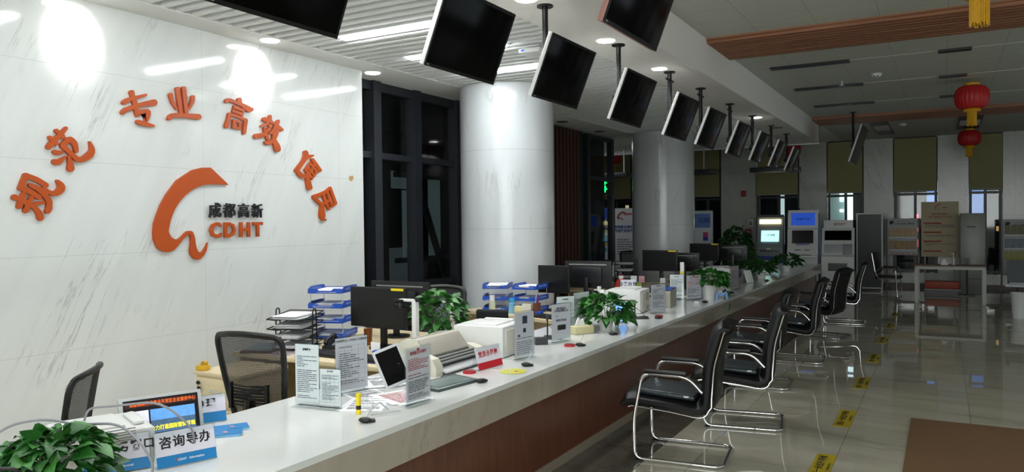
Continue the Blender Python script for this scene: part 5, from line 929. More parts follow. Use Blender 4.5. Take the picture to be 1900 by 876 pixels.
pl = [(-4.66, 7.08), (-3.98, 6.86), (-3.18, 6.6), (-3.18, 9.2), (-3.93, 9.2), (-3.93, 7.38), (-4.62, 7.36)]
MB().prism([(x+3.9, y-7.2) for x, y in pl], .03, 'XY', (0, 0, .72)).obj('desk_top', wood_pale, t)
MB().box((.03, .26, .72), (-.72, .02, .36)).obj('side_panel', wood_pale, t); MB().box((.03, 2.3, .72), (.66, .75, .36)).obj('side_panel', wood_pale, t); MB().box((1.3, .02, .45), (-.02, .1, .48), (0, 0, -.32)).obj('modesty_panel', wood_pale, t); MB().box((.7, .02, .7), (.32, 1.95, .36)).obj('end_panel', wood_pale, t)
desk(-4.65, -3.17, 9.75, 11.5, 'pale wooden desk between the two columns'); desk(-4.0, -3.17, 12.2, 13.0, 'pale wooden desk near the second column, under the dark monitors')
t = thing('pedestal_cabinet', 'pale wooden drawer pedestal with hanging black keys', 'cabinet', (-4.34, 3.75, .08), 0)
MB().box((.42, .42, .68), (0, 0, .26), bev=.003).obj('body', wood_pale, t); MB().box((.45, .45, .025), (0, 0, .612), bev=.003).obj('top', wood_pale, t)
for z, h_ in ((.49, .19), (.28, .2), (.09, .15)):
    d_ = MB().box((.4, .014, h_), (0, -.216, z), bev=.002).obj('drawer', wood_pale, t)
    MB().tube(fillet([(-.05, -.222, z+.01), (-.05, -.245, z+.01), (.05, -.245, z+.01), (.05, -.222, z+.01)], .01), .005, 8).obj('handle', silver, d_)
MB().cyl(.01, .012, (-.16, -.226, .55), (PI/2, 0, 0)).obj('lock', silver, t)
k = thing('keys', 'black key fob hanging from the pedestal cabinet lock', 'keys', (-4.50, 3.51, .63)); MB().cyl(.0135, .012, (0, 0, .0), (PI/2, 0, 0)).obj('key_head', blackm, k); MB().box((.028, .008, .05), (.004, 0, -.05), (0, .2, 0), .004).obj('fob', blackm, k); MB().box((.006, .002, .04), (-.008, 0, -.085), (0, .1, 0)).obj('key_blade', silver, k)
t = thing('tape_dispenser', 'small yellow tape block on the pedestal corner', 'tape dispenser', (-4.52, 3.57, .705), .3); MB().box((.08, .06, .035), (0, 0, .018), bev=.006).obj('block', mat('ochre_yellow', 'd2a526', rough=.4), t); MB().cyl(.02, .03, (.01, 0, .045), (PI/2, 0, 0)).obj('tape_roll', mat('ochre2', 'b98a18', rough=.3), t)

def monitor(x, y, z0, rz, label, w_=.54, h_=.31, back=False, tag_yellow=True, z=DZ, group='black computer monitors on the staff desks'):
    """screen faces local -Y, z0 = bottom edge of the panel"""
    t = thing('computer_monitor', label, 'monitor', (x, y, z), rz, group); b0 = z0-z
    MB().box((w_, .03, h_), (0, 0, b0+h_/2), bev=.006).obj('casing', blackm, t)
    MB().box((w_-.02, .002, h_-.03), (0, -.0155, b0+h_/2+.003)).obj('screen', mat('monitor_screen', '0a0b0c', rough=.28, spec=.4), t)
    MB().box((w_*.62, .035, h_*.6), (0, .028, b0+h_*.5), bev=.014).obj('rear_housing', mat('rear_black', '141519', rough=.32), t)
    MB().box((.05, .035, b0+h_*.4), (0, .06, (b0+h_*.4)/2), bev=.008).obj('neck', blackm, t); MB().cyl(.11, .015, (0, .05, .008), n=28).obj('base', blackm, t)
    if tag_yellow and not back: MB().box((w_*.22, .001, .018), (w_*.36, -.0165, b0+h_-.012)).obj('yellow_sticker', yellow, t)
    if back: MB().box((w_*.8, .004, .012), (0, .0165, b0+h_-.04)).obj('rear_ridge', greyp, t)
    return t
monitor(-3.79, 4.6, .918, 0, 'black monitor with yellow sticker in front of the marble wall edge')
monitor(-4.06, 5.22, .85, PI, 'wide monitor seen from behind, below the black-framed window', .62, .37, True)
monitor(-3.67, 7.4, .945, -.05, 'black monitor in front of the first column base, a yellow tag at its corner', .38, .30, tag_yellow=False)
monitor(-3.42, 7.75, .98, PI, 'large monitor seen from behind at the foot of the brown slats', .56, .30, True)
monitor(-3.35, 10.0, 1.03, 0, 'black monitor with yellow sticker in front of the second column base', .49, .285)
monitor(-3.14, 10.5, 1.0, PI-.1, 'smaller monitor partly hidden, right of the second column base', .4, .26, True)
monitor(-3.43, 12.5, 1.045, 0, 'black monitor with yellow sticker left of the leafy floor plant', .48, .285)
monitor(-3.05, 12.9, 1.03, PI, 'monitor seen from behind beside the leafy floor plant', .45, .26, True)

def tray(x, y, z, rz, label, m, wire=False, n=3, pitch=.13, w_=.27, d_=.34, papers=True, seed=0, group='letter trays'):
    t = thing('letter_tray', label, 'letter tray', (x, y, z), rz, group); rd = random.Random(seed)
    for i in range(n):
        zz = .015+i*pitch
        if not wire:
            b = MB(); b.box((w_, d_, .004), (0, 0, zz)); b.box((w_, .004, .03), (0, d_/2, zz+.015))
            for s_ in (-1, 1):
                b.prism([(-d_/2, 0), (d_/2, 0), (d_/2, .05), (d_*.2, .055), (-d_*.35, .055), (-d_/2, .03)], .004, 'YZ', (s_*w_/2-.002, 0, zz))
            b.prism([(-w_/2, 0), (w_/2, 0), (w_/2, .04), (w_*.25, .04), (w_*.18, .022), (-w_*.18, .022), (-w_*.25, .04), (-w_/2, .04)], .004, 'XZ', (0, -d_/2, zz))
            o = b.obj('shelf', m, t)
            g = MB()
            for s_ in (-1, 1):
                for k in range(7): g.cyl(.008, .0055, (s_*w_/2, -d_*.22+k*.028, zz+.03), (0, PI/2, 0), n=12)
            g.obj('side_holes', mat('hole_pale', '9aa6cc', rough=.6), o)
        else:
            b = MB(); b.box((w_*.96, d_*.9, .003), (0, 0, zz))
            b.tube(fillet([(-w_/2, -d_/2, zz+.004), (-w_/2, d_/2, zz+.035), (w_/2, d_/2, zz+.035), (w_/2, -d_/2, zz+.004), (w_*.2, -d_/2-.02, zz), (w_*.12, -d_/2+.03, zz), (-w_*.12, -d_/2+.03, zz), (-w_*.2, -d_/2-.02, zz)], .02, 3), .005, 6, closed=True)
            b.obj('shelf', m, t)
        if papers:
            p = MB()
            for k in range(rd.randint(5, 9)): p.box((.21, .297, .0018), (rd.uniform(-.012, .012), rd.uniform(-.02, .02)-.01, zz+.006+k*.0042), (rd.uniform(-.01, .02), 0, rd.uniform(-.08, .08)))
            p.obj('papers', paper, t, smooth=False)
    p = MB(); top = .015+(n-1)*pitch
    if not wire:
        for a in (-1, 1):
            for c in (-1, 1): p.cyl(.003, top, (a*w_*.47, c*d_*.4, top/2))
    else:
        for s_ in (-1, 1): p.tube(fillet([(s_*w_*.52, -d_*.12, 0), (s_*w_*.52, -d_*.07, top+.07), (s_*w_*.52, d_*.07, top+.07), (s_*w_*.52, d_*.12, 0)], .03), .006, 6)
    p.obj('post', silver if not wire else m, t)
    return t
tray(-4.56, 4.93, DZ, .35, 'tall blue three-tier letter tray in front of the marble wall', blue_tray, n=4, pitch=.125, w_=.30, seed=1)
tray(-4.42, 4.36, DZ, .30, 'black wire letter tray overflowing with paper', blackm, True, 4, .075, .30, .36, seed=2)
tray(-4.24, 7.17, DZ, .35, 'blue three-tier letter tray left of the monitor by the first column', blue_tray, n=3, pitch=.12, seed=3); tray(-3.86, 7.22, DZ, .05, 'blue letter tray right behind the monitor by the first column', blue_tray, n=3, pitch=.12, seed=4)
tray(-4.15, 10.8, DZ, .3, 'black wire letter tray left of the monitor between the columns', blackm, True, 4, .10, .32, .36, seed=5)
tray(-3.34, 7.15, DZ, .2, 'low blue tray in the gap between monitors and white paper stand', blue_tray, n=2, pitch=.08, seed=6)

def keyboard(x, y, rz, label, z=DZ):
    t = thing('keyboard', label, 'keyboard', (x, y, z), rz, 'black keyboards on the staff desks'); MB().box((.44, .14, .018), (0, 0, .012), (.05, 0, 0), .004).obj('case', blackm, t)
    b = MB()
    for r in range(5):
        for k in range(15): b.box((.022, .02, .007), (-.196+k*.028, -.052+r*.025, .023+r*.0012))
    b.obj('keys', mat('key_grey', '2c2d30', rough=.45), t, smooth=False)
keyboard(-3.92, 4.20, -.05, 'black keyboard on the nearest desk below the wire tray'); keyboard(-3.42, 6.82, -.3, 'black keyboard on the desk beside the first column'); keyboard(-3.42, 4.17, -.1, 'second black keyboard on the nearest desk, behind the lilac form')
t = thing('desk_telephone', 'black desk telephone with large keys below the wire letter tray', 'telephone', (-4.12, 4.50, DZ), .3)
MB().prism([(-.1, 0), (.1, 0), (.1, .06), (-.1, .025)], .17, 'YZ', (-.085, 0, 0)).obj('body', blackm, t)
b = MB()
for r in range(4):
    for k in range(4): b.box((.02, .014, .006), (-.01+k*.026, -.055+r*.026, .036+r*.0045), (.17, 0, 0))
b.obj('keys', mat('key_pale', '9b9ca0', rough=.4), t); MB().tube(fillet([(-.06, -.09, .045), (-.06, -.07, .07), (-.06, .07, .095), (-.06, .09, .07)], .02), .017, 10).obj('handset', blackm, t)
t = thing('tea_glass', 'glass of amber tea beside the monitor with the yellow sticker', 'glass', (-4.0, 4.72, DZ)); MB().lathe([(.028, 0), (.034, .13), (.034, .13)], n=20).obj('tea', amber, t); MB().lathe([(.031, 0), (.037, .15), (.036, .15), (.03, .004)]).obj('glass', glass_m, t)
def folder(x, y, z, rz, label, size, m, cat='folder', name='folder'):
    o = MB().box(size, (0, 0, size[2]/2), bev=.002).obj(name, m, None, (x, y, z), (0, 0, rz)); tag(o, label, cat); return o
folder(-4.57, 4.17, DZ, .4, 'maroon folder with patterned cover at the desk corner behind the mesh chair', (.24, .32, .02), mat('maroon', '4a1a20', rough=.4)); folder(-4.57, 4.17, DZ+.021, .5, 'pale checked notebook on the maroon folder', (.2, .28, .012), mat('checked', '8fa0ac', rough=.6, noise=(90, .4)), 'notebook', 'notebook')
sheet(-4.30, 4.16, .2, 'pinkish paper lying on the desk edge behind the mesh chair', m=mat('paper_rose', 'd8c6c2', rough=.8), z=DZ, group='loose papers on the nearest desk')
def smallbox(x, y, z, rz, label, size, m, name='box', cat='box', group='small things below the yellow-stickered monitor'):
    b = MB().box(size, (0, 0, size[2]/2), bev=.003); o = b.obj(name, m, None, (x, y, z), (0, 0, rz)); tag(o, label, cat, group); return o
smallbox(-3.80, 4.38, DZ, .1, 'pink card leaning below the nearest black monitor', (.12, .01, .10), pink, 'card', 'card'); smallbox(-3.66, 4.40, DZ, -.1, 'white card next to the pink one under the monitor', (.09, .01, .09), paper, 'card', 'card')
smallbox(-3.60, 4.36, DZ, .4, 'blue box below the nearest monitor', (.08, .06, .04), blue_tray); smallbox(-3.50, 4.38, DZ, -.2, 'red and white carton right of the blue box below the monitor', (.09, .05, .03), redp, 'carton', 'carton')
smallbox(-3.40, 4.42, DZ, .3, 'white carton below the right corner of the nearest monitor', (.08, .05, .03), whitep, 'carton', 'carton'); smallbox(-3.46, 4.18, DZ, .2, 'purple mouse mat on the nearest desk', (.22, .18, .004), purple, 'mouse_mat', 'mouse mat')
smallbox(-3.30, 4.22, DZ, .6, 'dark box at the near right of the first desk', (.12, .08, .04), blackm); smallbox(-3.58, 4.52, DZ, .2, 'pink paper pad under the nearest monitor', (.12, .1, .015), pink, 'note_pad', 'note pad')
smallbox(-3.32, 4.62, DZ, -.1, 'dark blue pouch behind the document camera', (.25, .12, .05), mat('navy', '232a5e', rough=.6), 'pouch', 'pouch')
# document camera
t = thing('document_camera', 'white document camera with black head in front of the leafy pothos', 'camera', (-3.38, 4.52, DZ), 0)
MB().box((.038, .045, .40), (0, 0, .2), bev=.008).obj('column', whitep, t); MB().box((.15, .045, .018), (-.06, 0, .40), bev=.006).obj('arm', whitep, t); MB().box((.035, .04, .022), (.02, 0, .402), bev=.004).obj('hinge', blackm, t)
MB().box((.10, .05, .022), (-.14, 0, .395), bev=.006).obj('head', blackm, t); MB().cyl(.04, .03, (-.14, 0, .365)).obj('lens_barrel', blackm, t); MB().cyl(.055, .014, (-.14, 0, .348)).obj('light_ring', darkmetal, t); MB().box((.16, .2, .012), (0, .02, .006), bev=.003).obj('base', blackm, t)
t2 = thing('document_camera', 'second white document camera before the mesh chair behind the pothos', 'camera', (-3.62, 5.36, DZ), .3)
MB().box((.035, .04, .30), (0, 0, .15), bev=.006).obj('column', whitep, t2); MB().box((.16, .04, .018), (-.06, 0, .30), bev=.006).obj('arm', whitep, t2); MB().box((.09, .045, .02), (-.14, 0, .29), bev=.006).obj('head', blackm, t2); MB().cyl(.035, .03, (-.14, 0, .265)).obj('lens_barrel', blackm, t2); MB().box((.14, .16, .012), (0, .02, .006)).obj('base', blackm, t2)
t3 = thing('document_camera', 'white and black document camera before the large rear-facing monitor', 'camera', (-2.99, 7.12, CZ), .3)
MB().box((.05, .05, .26), (0, 0, .13), bev=.006).obj('column', whitep, t3); MB().box((.1, .04, .018), (-.03, 0, .26), bev=.006).obj('arm', whitep, t3); MB().cyl(.05, .045, (-.09, 0, .24)).obj('head', blackm, t3); MB().cyl(.02, .03, (-.03, 0, .285)).obj('knob', whitep, t3)
# things on the second desk
t = thing('water_bottle', 'blue-capped plastic bottle on the desk by the first column', 'bottle', (-3.98, 7.02, DZ)); MB().lathe([(.035, 0), (.038, .05), (.034, .08), (.038, .11), (.02, .13)]).obj('bottle', mat('bottle_blue', '78b4d8', rough=.15), t); MB().cyl(.034, .03, (0, 0, .145)).obj('cap', mat('cap_blue', '3aa0dc', rough=.3), t)
t = thing('jar', 'tall clear jar with pale contents on the desk by the first column', 'jar', (-4.20, 6.98, DZ)); MB().cyl(.035, .13, (0, 0, .065)).obj('body', mat('jar_pale', 'ccd0b8', rough=.2, noise=(60, .2)), t); MB().cyl(.028, .06, (0, 0, .16)).obj('lid', whitep, t)
t = thing('pen_cup', 'brown pen cup with pens left of the monitor by the first column', 'pen cup', (-3.66, 6.98, DZ)); MB().lathe([(.035, 0), (.04, .13), (.036, .13), (.034, .01)]).obj('cup', mat('brown_cup', '6a3a20', rough=.4), t)
for k in range(4): MB().cyl(.004, .16, (.015*math.cos(k*1.7), .015*math.sin(k*1.7), .14), (.15*math.cos(k), .15*math.sin(k), 0)).obj('pen', (redp, blackm, silver, blue_tray)[k], t)
smallbox(-3.84, 6.97, DZ, .2, 'cream carton on the desk by the first column', (.13, .08, .09), mat('cream_box', 'cfc79a', rough=.5), group='small things on the desk by the first column'); smallbox(-3.60, 6.92, DZ, 0, 'blue packet at the foot of the monitor by the first column', (.07, .05, .05), blue_tray, group='small things on the desk by the first column')
smallbox(-3.74, 6.92, DZ, .1, 'pale box below the monitor by the first column', (.1, .06, .12), creamp, group='small things on the desk by the first column'); smallbox(-4.08, 7.0, DZ, .3, 'yellow pad on the desk by the first column', (.14, .08, .01), yellow, 'note_pad', 'note pad', 'small things on the desk by the first column')
o = MB(); o.sph(.22, (0, 0, .25), (.8, .7, 2.0), 14); o = o.obj('plastic_bag', mat('blue_white_bag', 'b9c4e4', rough=.6, bump=(14, .8)), None, (-4.95, 7.22, .199)); tag(o, 'crumpled bluish white bag low against the left of the first column', 'bag')
# clutter on desks three and four
for i, (x, y, w2, c, l) in enumerate(((-3.86, 9.86, .08, 'c4b83a', 'yellow-green note block below the monitor at the second column, leftmost of four'), (-3.74, 9.87, .1, 'a9c46a', 'green note block second in the row below the monitor'), (-3.62, 9.88, .12, 'a8bd62', 'green note block third in the row below the monitor'), (-3.28, 9.88, .09, '8fb07a', 'green note block at the right end of the row below the monitor'))):
    smallbox(x, y, DZ+.06, 0, l, (w2, .05, .07), mat('note_'+c, c, rough=.7), 'note_block', 'note block', 'note blocks below the far monitor')
smallbox(-3.60, 9.85, DZ, 0, 'low shelf board holding note blocks on the third desk', (.9, .16, .058), mat('riser_dark', '2c211c', rough=.5), 'monitor_riser', 'riser', None)
t = thing('yellow_bottle', 'yellow glue bottle left of the monitor at the second column', 'bottle', (-3.84, 9.86, DZ+.06)); MB().lathe([(.024, 0), (.026, .1), (.012, .13), (.01, .15)]).obj('bottle', yellow, t); MB().cyl(.011, .025, (0, 0, .16)).obj('cap', redp, t)
smallbox(-3.66, 9.82, DZ+.13, 0, 'white picture card under the monitor at the second column', (.09, .01, .09), paper, 'card', 'card', 'cards below the far monitor'); smallbox(-3.55, 9.83, DZ+.13, 0, 'pink card under the monitor at the second column', (.08, .01, .09), pink, 'card', 'card', 'cards below the far monitor'); smallbox(-3.25, 9.82, DZ+.13, 0, 'white carton below the right corner of the monitor at the second column', (.07, .04, .07), whitep, 'carton', 'carton', 'cards below the far monitor')
t = thing('red_bag', 'red rounded bag on the desk behind the small blue and white sign', 'bag', (-3.52, 9.0, DZ+.0)); MB().sph(.11, (0, 0, .12), (.8, .6, 1.25)).obj('body', mat('red_cloth', 'a8281e', rough=.6), t); MB().cyl(.03, .04, (0, 0, .26)).obj('white_top', whitep, t)
b = MB(); rd = random.Random(5)
b.sph(.16, (0, 0, .07), (1.4, .8, .8), 14); b = b.obj('dark_cloth', mat('grey_cloth', '4a4a58', rough=.8, bump=(16, .7)), None, (-2.93, 12.0, CZ+.05)); tag(b, 'heap of grey patterned cloth below the last desk monitor', 'cloth')
smallbox(-3.40, 11.0, DZ, .2, 'grey carton on the desk behind the second column monitor', (.12, .1, .26), mat('carton_grey', '6d6d78', rough=.6), 'carton', 'carton', None); smallbox(-3.3, 11.6, DZ, .2, 'ochre box below the last yellow-stickered monitor', (.25, .12, .14), mat('ochre_box', '6a5a2a', rough=.6), 'box', 'box', None)

# ================================================================== MESH OFFICE CHAIRS (occupant faces local +Y, back at local -Y)
mesh_m = bpy.data.materials.new('chair_mesh'); mesh_m.use_nodes = True
_nt = mesh_m.node_tree; _b = _nt.nodes['Principled BSDF']; _b.inputs['Base Color'].default_value = (.02, .02, .022, 1); _b.inputs['Roughness'].default_value = .7
_tc = _nt.nodes.new('ShaderNodeTexCoord'); _sp = _nt.nodes.new('ShaderNodeSeparateXYZ'); _nt.links.new(_tc.outputs['Object'], _sp.inputs[0])
_a = joints(_nt, _sp.outputs[0], .008, 0, .0042); _c = joints(_nt, _sp.outputs[2], .008, 0, .0042); _mx = math_node(_nt, 'MAXIMUM', _a, _c); _nt.links.new(math_node(_nt, 'MAXIMUM', _mx, .08), _b.inputs['Alpha'])
def make_mesh_chair(label):
    t = thing('mesh_office_chair', label, 'chair', (0, 0, 0), 0, 'black mesh office chairs of the staff')
    def bp(x, z):   # curved backrest surface
        return Vector((x, -.24-.10*((z-.55)/.5)+.05*(x/.23)**2, z))
    loop = [(-.17, .60), (-.20, .72), (-.225, .9), (-.235, 1.04), (-.215, 1.085), (-.1, 1.10), (0, 1.105), (.1, 1.10), (.215, 1.085), (.235, 1.04), (.225, .9), (.20, .72), (.17, .60), (.08, .575), (-.08, .575)]
    MB().tube(fillet([bp(x, z) for x, z in loop]+[bp(*loop[0])], .03, 3)[:-1], .019, 8, .8, closed=True).obj('back_frame', blackm, t)
    b = MB(); rows = []
    for i in range(13):
        z = .59+i*.042; hw = .17+.065*min(1, (z-.59)/.4); rows.append([b.bm.verts.new(bp(-hw+2*hw*k/10, z)) for k in range(11)])
    for i in range(12):
        for k in range(10): b.bm.faces.new((rows[i][k], rows[i][k+1], rows[i+1][k+1], rows[i+1][k]))
    b.obj('mesh_panel', mesh_m, t)
    b = MB()
    for i in range(7): b.tube([bp(-.13, .68+i*.02)+Vector((0, -.02, 0)), bp(0, .68+i*.02)+Vector((0, -.035, 0)), bp(.13, .68+i*.02)+Vector((0, -.02, 0))], .006, 6)
    b.box((.02, .02, .15), (-.13, -.3, .74)); b.box((.02, .02, .15), (.13, -.3, .74)); b.obj('lumbar_support', blackm, t)
    MB().tube(fillet([(0, -.29, .72), (0, -.30, .45), (0, -.05, .42)], .08), .024, 8, 1.6).obj('back_stem', blackm, t)
    MB().box((.48, .46, .07), (0, .02, .47), bev=.03, seg=3).obj('seat', mat('seat_fabric', '15161a', rough=.9, bump=(150, .2)), t)
    for s_ in (-1, 1):
        MB().tube(fillet([(s_*.24, .02, .44), (s_*.29, .0, .5), (s_*.28, -.02, .66)], .04), .016, 8).obj('arm_support', blackm, t)
        MB().box((.075, .26, .028), (s_*.28, .03, .675), bev=.012).obj('armrest', mat('arm_grey', '3a3c42', rough=.5), t)
    MB().cyl(.028, .32, (0, 0, .27)).obj('gas_lift', chrome, t)
    for k in range(5):
        a = k*2*PI/5; lg = MB().tube([(0, 0, .1), (.15*math.cos(a), .15*math.sin(a), .095), (.3*math.cos(a), .3*math.sin(a), .075)], .02, 8).obj('leg', blackm, t)
        MB().cyl(.027, .045, (.3*math.cos(a), .3*math.sin(a), .028), (0, PI/2, a+.6), n=16).obj('caster', blackm, lg)
    return t
MC = make_mesh_chair('black mesh office chair before the nearest desk, backrest seen from behind'); MC.location = (-3.49, 3.33, 0); MC.rotation_euler = (0, 0, .12)
dup(MC, (-3.74, 1.94, 0), math.radians(134), 'black mesh office chair at the far left, only its tilted back showing').scale = (.95, .95, .95)
dup(MC, (-4.1, 5.80, 0), PI+.45, 'mesh office chair behind the document camera, facing the nearest desk')
t = thing('task_chair', 'small dark chair back between the large printer and the second desk', 'chair', (-3.62, 6.15, 0), .25)
MB().box((.30, .05, .34), (0, -.22, .76), (.18, 0, 0), .024, 4).obj('backrest', mat('charcoal_fabric', '1b1d24', rough=.9, bump=(120, .2)), t); MB().box((.44, .42, .06), (0, .02, .46), bev=.025, seg=3).obj('seat', MATS['charcoal_fabric'], t)
MB().tube(fillet([(0, -.25, .7), (0, -.27, .45), (0, -.02, .42)], .06), .015, 8, 1.8).obj('back_stem', blackm, t); MB().cyl(.025, .34, (0, 0, .26)).obj('gas_lift', blackm, t)
for k in range(5):
    a = k*2*PI/5; MB().tube([(0, 0, .1), (.27*math.cos(a), .27*math.sin(a), .04)], .02, 8).obj('leg', blackm, t)
dup(MC, (-5.6, 14.9, 0), .4, 'dark office chair back in front of the hall posters, left of the second column')

# ================================================================== FAR HALL: MACHINES
def kiosk_grey(loc, rz):
    t = thing('service_kiosk', 'grey and blue self-service kiosk with lit yellow header and glowing screen', 'kiosk', loc, rz)
    g = mat('kiosk_grey', '777a80', rough=.4); bl = mat('kiosk_blue', '26309a', rough=.35)
    MB().prism([(-.22, 0), (.25, 0), (.25, .85), (-.22, .85)], .6, 'YZ', (-.3, 0, 0)).obj('base_cabinet', bl, t)
    MB().prism([(-.24, .85), (.25, .85), (.25, 1.78), (.1, 1.82), (-.02, 1.76), (-.05, 1.5), (-.16, 1.15), (-.24, 1.05)], .58, 'YZ', (-.29, 0, 0)).obj('upper_cabinet', g, t)
    MB().box((.48, .02, .1), (0, -.06, 1.66), bev=.008).obj('lit_header', mat('kiosk_light', 'fff2a0', emit=(1, .88, .42), estr=3.5), t)
    s_ = MB().box((.40, .012, .27), (0, -.125, 1.32), (-.3, 0, 0), .003).obj('screen', mat('kiosk_screen', '9adfd8', emit=(.45, .9, .85), estr=1.1, noise=(9, .2)), t)
    MB().box((.10, .004, .045), (-.12, -.15, 1.245), (-.3, 0, 0)).obj('screen_button', mat('btn_blue', '1c5a9a', emit='1c5a9a', estr=.8), s_); MB().box((.10, .004, .045), (.12, -.15, 1.245), (-.3, 0, 0)).obj('screen_button', mat('btn_red', 'c03428', emit='c03428', estr=.8), s_)
    text('lettering', '一键申报', .055, inkb, s_, (0, -.137, 1.34), (PI/2-.3, 0, 0), .001, .0004)
    MB().box((.42, .03, .05), (0, -.25, .98), bev=.005).obj('card_slot_panel', mat('slot_panel', '4e5157', rough=.4), t); MB().box((.1, .02, .025), (-.02, -.262, 1.02)).obj('label', whitep, t)
    MB().prism([(-.2, .6), (.2, .6), (.2, .7), (.1, .75), (-.1, .75), (-.2, .7)], .02, 'XZ', (0, -.235, 0)).obj('tray_frame', silver, t); MB().prism([(-.16, .62), (.16, .62), (.16, .68), (.08, .72), (-.08, .72), (-.16, .68)], .02, 'XZ', (0, -.245, 0)).obj('tray_opening', blackm, t)
kiosk_grey((-3.56, 18.75, 0), .08)
def kiosk_white_tall(loc, rz):
    t = thing('service_kiosk', 'tall white self-service kiosk with blue upper screen', 'kiosk', loc, rz)
    MB().prism([(-.3, 0), (.25, 0), (.25, 1.92), (.02, 1.92), (-.04, 1.5), (-.13, 1.47), (-.17, 1.08), (-.3, .9)], .66, 'YZ', (-.33, 0, 0)).obj('cabinet', whitep, t)
    MB().prism([(-.1, .2), (.26, .2), (.26, 1.85), (.1, 1.85)], .03, 'YZ', (.33, 0, 0)).obj('blue_side', mat('kiosk_side_blue', '223c90', rough=.4), t); MB().prism([(-.1, .2), (.26, .2), (.26, 1.85), (.1, 1.85)], .03, 'YZ', (-.36, 0, 0)).obj('blue_side', MATS['kiosk_side_blue'], t)
    s_ = MB().box((.52, .012, .29), (0, .0-.015, 1.71), (-.14, 0, 0)).obj('upper_screen', mat('blue_screen', '1e48a8', emit='1e48b0', estr=.6), t); text('lettering', '自助服务终端', .05, mat('dark_blue', '0e2a70', rough=.5), s_, (0, -.03, 1.71), (PI/2-.14, 0, 0), .001, .0004)
    MB().box((.46, .012, .3), (0, -.16, 1.3), (-.1, 0, 0)).obj('lower_screen', blackgloss, t); MB().box((.3, .014, .04), (0, -.185, 1.13), (-.1, 0, 0)).obj('scanner_window', mat('scan_blue', '2a4a80', rough=.3), t)
    for x in (-.1, .1): MB().box((.13, .01, .012), (x, -.24, 1.0), (-.6, 0, 0)).obj('card_slot', blackm, t)
    MB().box((.66, .2, .05), (0, -.33, .85), bev=.015).obj('shelf', whitep, t); MB().tube(fillet([(-.1, -.4, .89), (.1, -.42, .9), (.2, -.4, .88)], .05), .006, 6).obj('pen_cord', blackm, t)
    MB().cyl(.03, .05, (-.1, .1, 1.945)).obj('camera', blackm, t)
kiosk_white_tall((-2.84, 18.8, 0), .08)
def kiosk_white_low(loc, rz):
    t = thing('service_kiosk', 'white self-service kiosk with sloping black screen, rightmost of the three machines', 'kiosk', loc, rz)
    MB().prism([(-.3, 0), (.25, 0), (.25, 1.5), (.02, 1.5), (-.15, 1.15), (-.22, .9), (-.3, .85)], .68, 'YZ', (-.34, 0, 0)).obj('cabinet', whitep, t)
    MB().box((.62, .06, .22), (0, .08, 1.57), bev=.012).obj('header', whitep, t); text('lettering', '自助办理', .07, mat('rose_ink', 'a06a70', rough=.6), t, (.04, .048, 1.58), bold=.002)
    MB().box((.56, .012, .24), (0, -.068, 1.33), (-.46, 0, 0)).obj('screen', blackgloss, t)
    MB().box((.36, .02, .2), (-.1, -.19, 1.03), (-.2, 0, 0), .004).obj('scanner_bed', mat('bed_grey', 'a9aaae', rough=.4), t); MB().box((.2, .02, .28), (.2, -.2, 1.0), (-.2, 0, 0), .004).obj('output_tray', mat('bed_grey2', '8b8c90', rough=.4), t)
    o_ = MB().box((.4, .02, .18), (0, -.3, .62), bev=.004).obj('lower_recess', mat('recess_grey', '55565c', rough=.4), t); MB().box((.34, .012, .13), (0, -.308, .62)).obj('recess_opening', blackm, o_)
kiosk_white_low((-2.09, 18.85, 0), .06)

# glazed dark panel in a white frame
t = thing('dark_glass_board', 'tall dark glass board in a pale frame right of the kiosks', 'board', (-1.52, 19.9, 0), .06)
b = MB()
for s_ in (-1, 1): b.box((.03, .06, 1.83), (s_*.27, 0, .915))
b.box((.57, .06, .03), (0, 0, 1.82)); b.box((.57, .06, .03), (0, 0, .06)); b.obj('frame', silver, t); MB().box((.52, .02, 1.75), (0, 0, .94)).obj('glass', mat('smoked_glass', '0b0c0e', rough=.25, spec=.15), t)
for s_ in (-1, 1): MB().box((.05, .4, .03), (s_*.26, 0, .015)).obj('foot', silver, t)

def rack(loc, label, rz=0, rows=((1.2, 'c8a878'), (.95, 'a98a62')), w_=.64, top=1.72, low=.5):
    t = thing('brochure_rack', label, 'rack', loc, rz, 'white brochure racks by the far wall'); h = top-low
    MB().box((w_, .03, h), (0, 0, low+h/2), bev=.004).obj('board', mat('rack_white', 'aaa9ac', rough=.5), t)
    for s_ in (-1, 1): MB().box((.03, .05, top), (s_*(w_/2+.02), .02, top/2)).obj('post', blackm, t); MB().box((.05, .4, .02), (s_*(w_/2), 0, .01)).obj('foot', blackm, t)
    b = MB().prism([(.05*math.cos(a), .05*math.sin(a)) for a in [k*.4 for k in range(12)]], .002, 'XZ'); b.obj('round_logo', inkb, t, (-w_*.36, -.018, top-.1))
    text('lettering', '城市公共服务资料架', .045, inkb, t, (.04, -.018, top-.13), bold=.001); text('small_lettering', 'INFORMATION SERVICE', .025, ink, t, (.02, -.018, top-.07))
    for z, c in rows:
        MB().box((w_*.9, .05, .03), (0, -.035, z-.12)).obj('pocket_rail', silver, t)
        for k in range(5):
            MB().box((w_*.155, .012, .2), (-w_*.36+k*w_*.18, -.035, z), (-.1, 0, 0), .002).obj('brochure', mat('broch_'+c, c, rough=.6, noise=(16, .35)), t)
    for k in range(5): MB().box((w_*.12, .004, .015), (-w_*.36+k*w_*.18, -.018, low+.03)).obj('index_mark', mat('mark_red', 'a04030', rough=.6), t)
    return t
rack((-.84, 20.3, 0), 'white brochure rack with tan booklets left of the beige notice board', 0, ((1.37, 'c0a078'), (1.07, 'a5875c')), .64, 1.7, .83)
rack((1.5, 20.3, 0), 'brochure rack with green and blue leaflets at the right edge', 0, ((1.42, '7d7a5c'), (1.12, '7c8c96'), (.85, 'a3a05a')), .68, 1.65, .4)
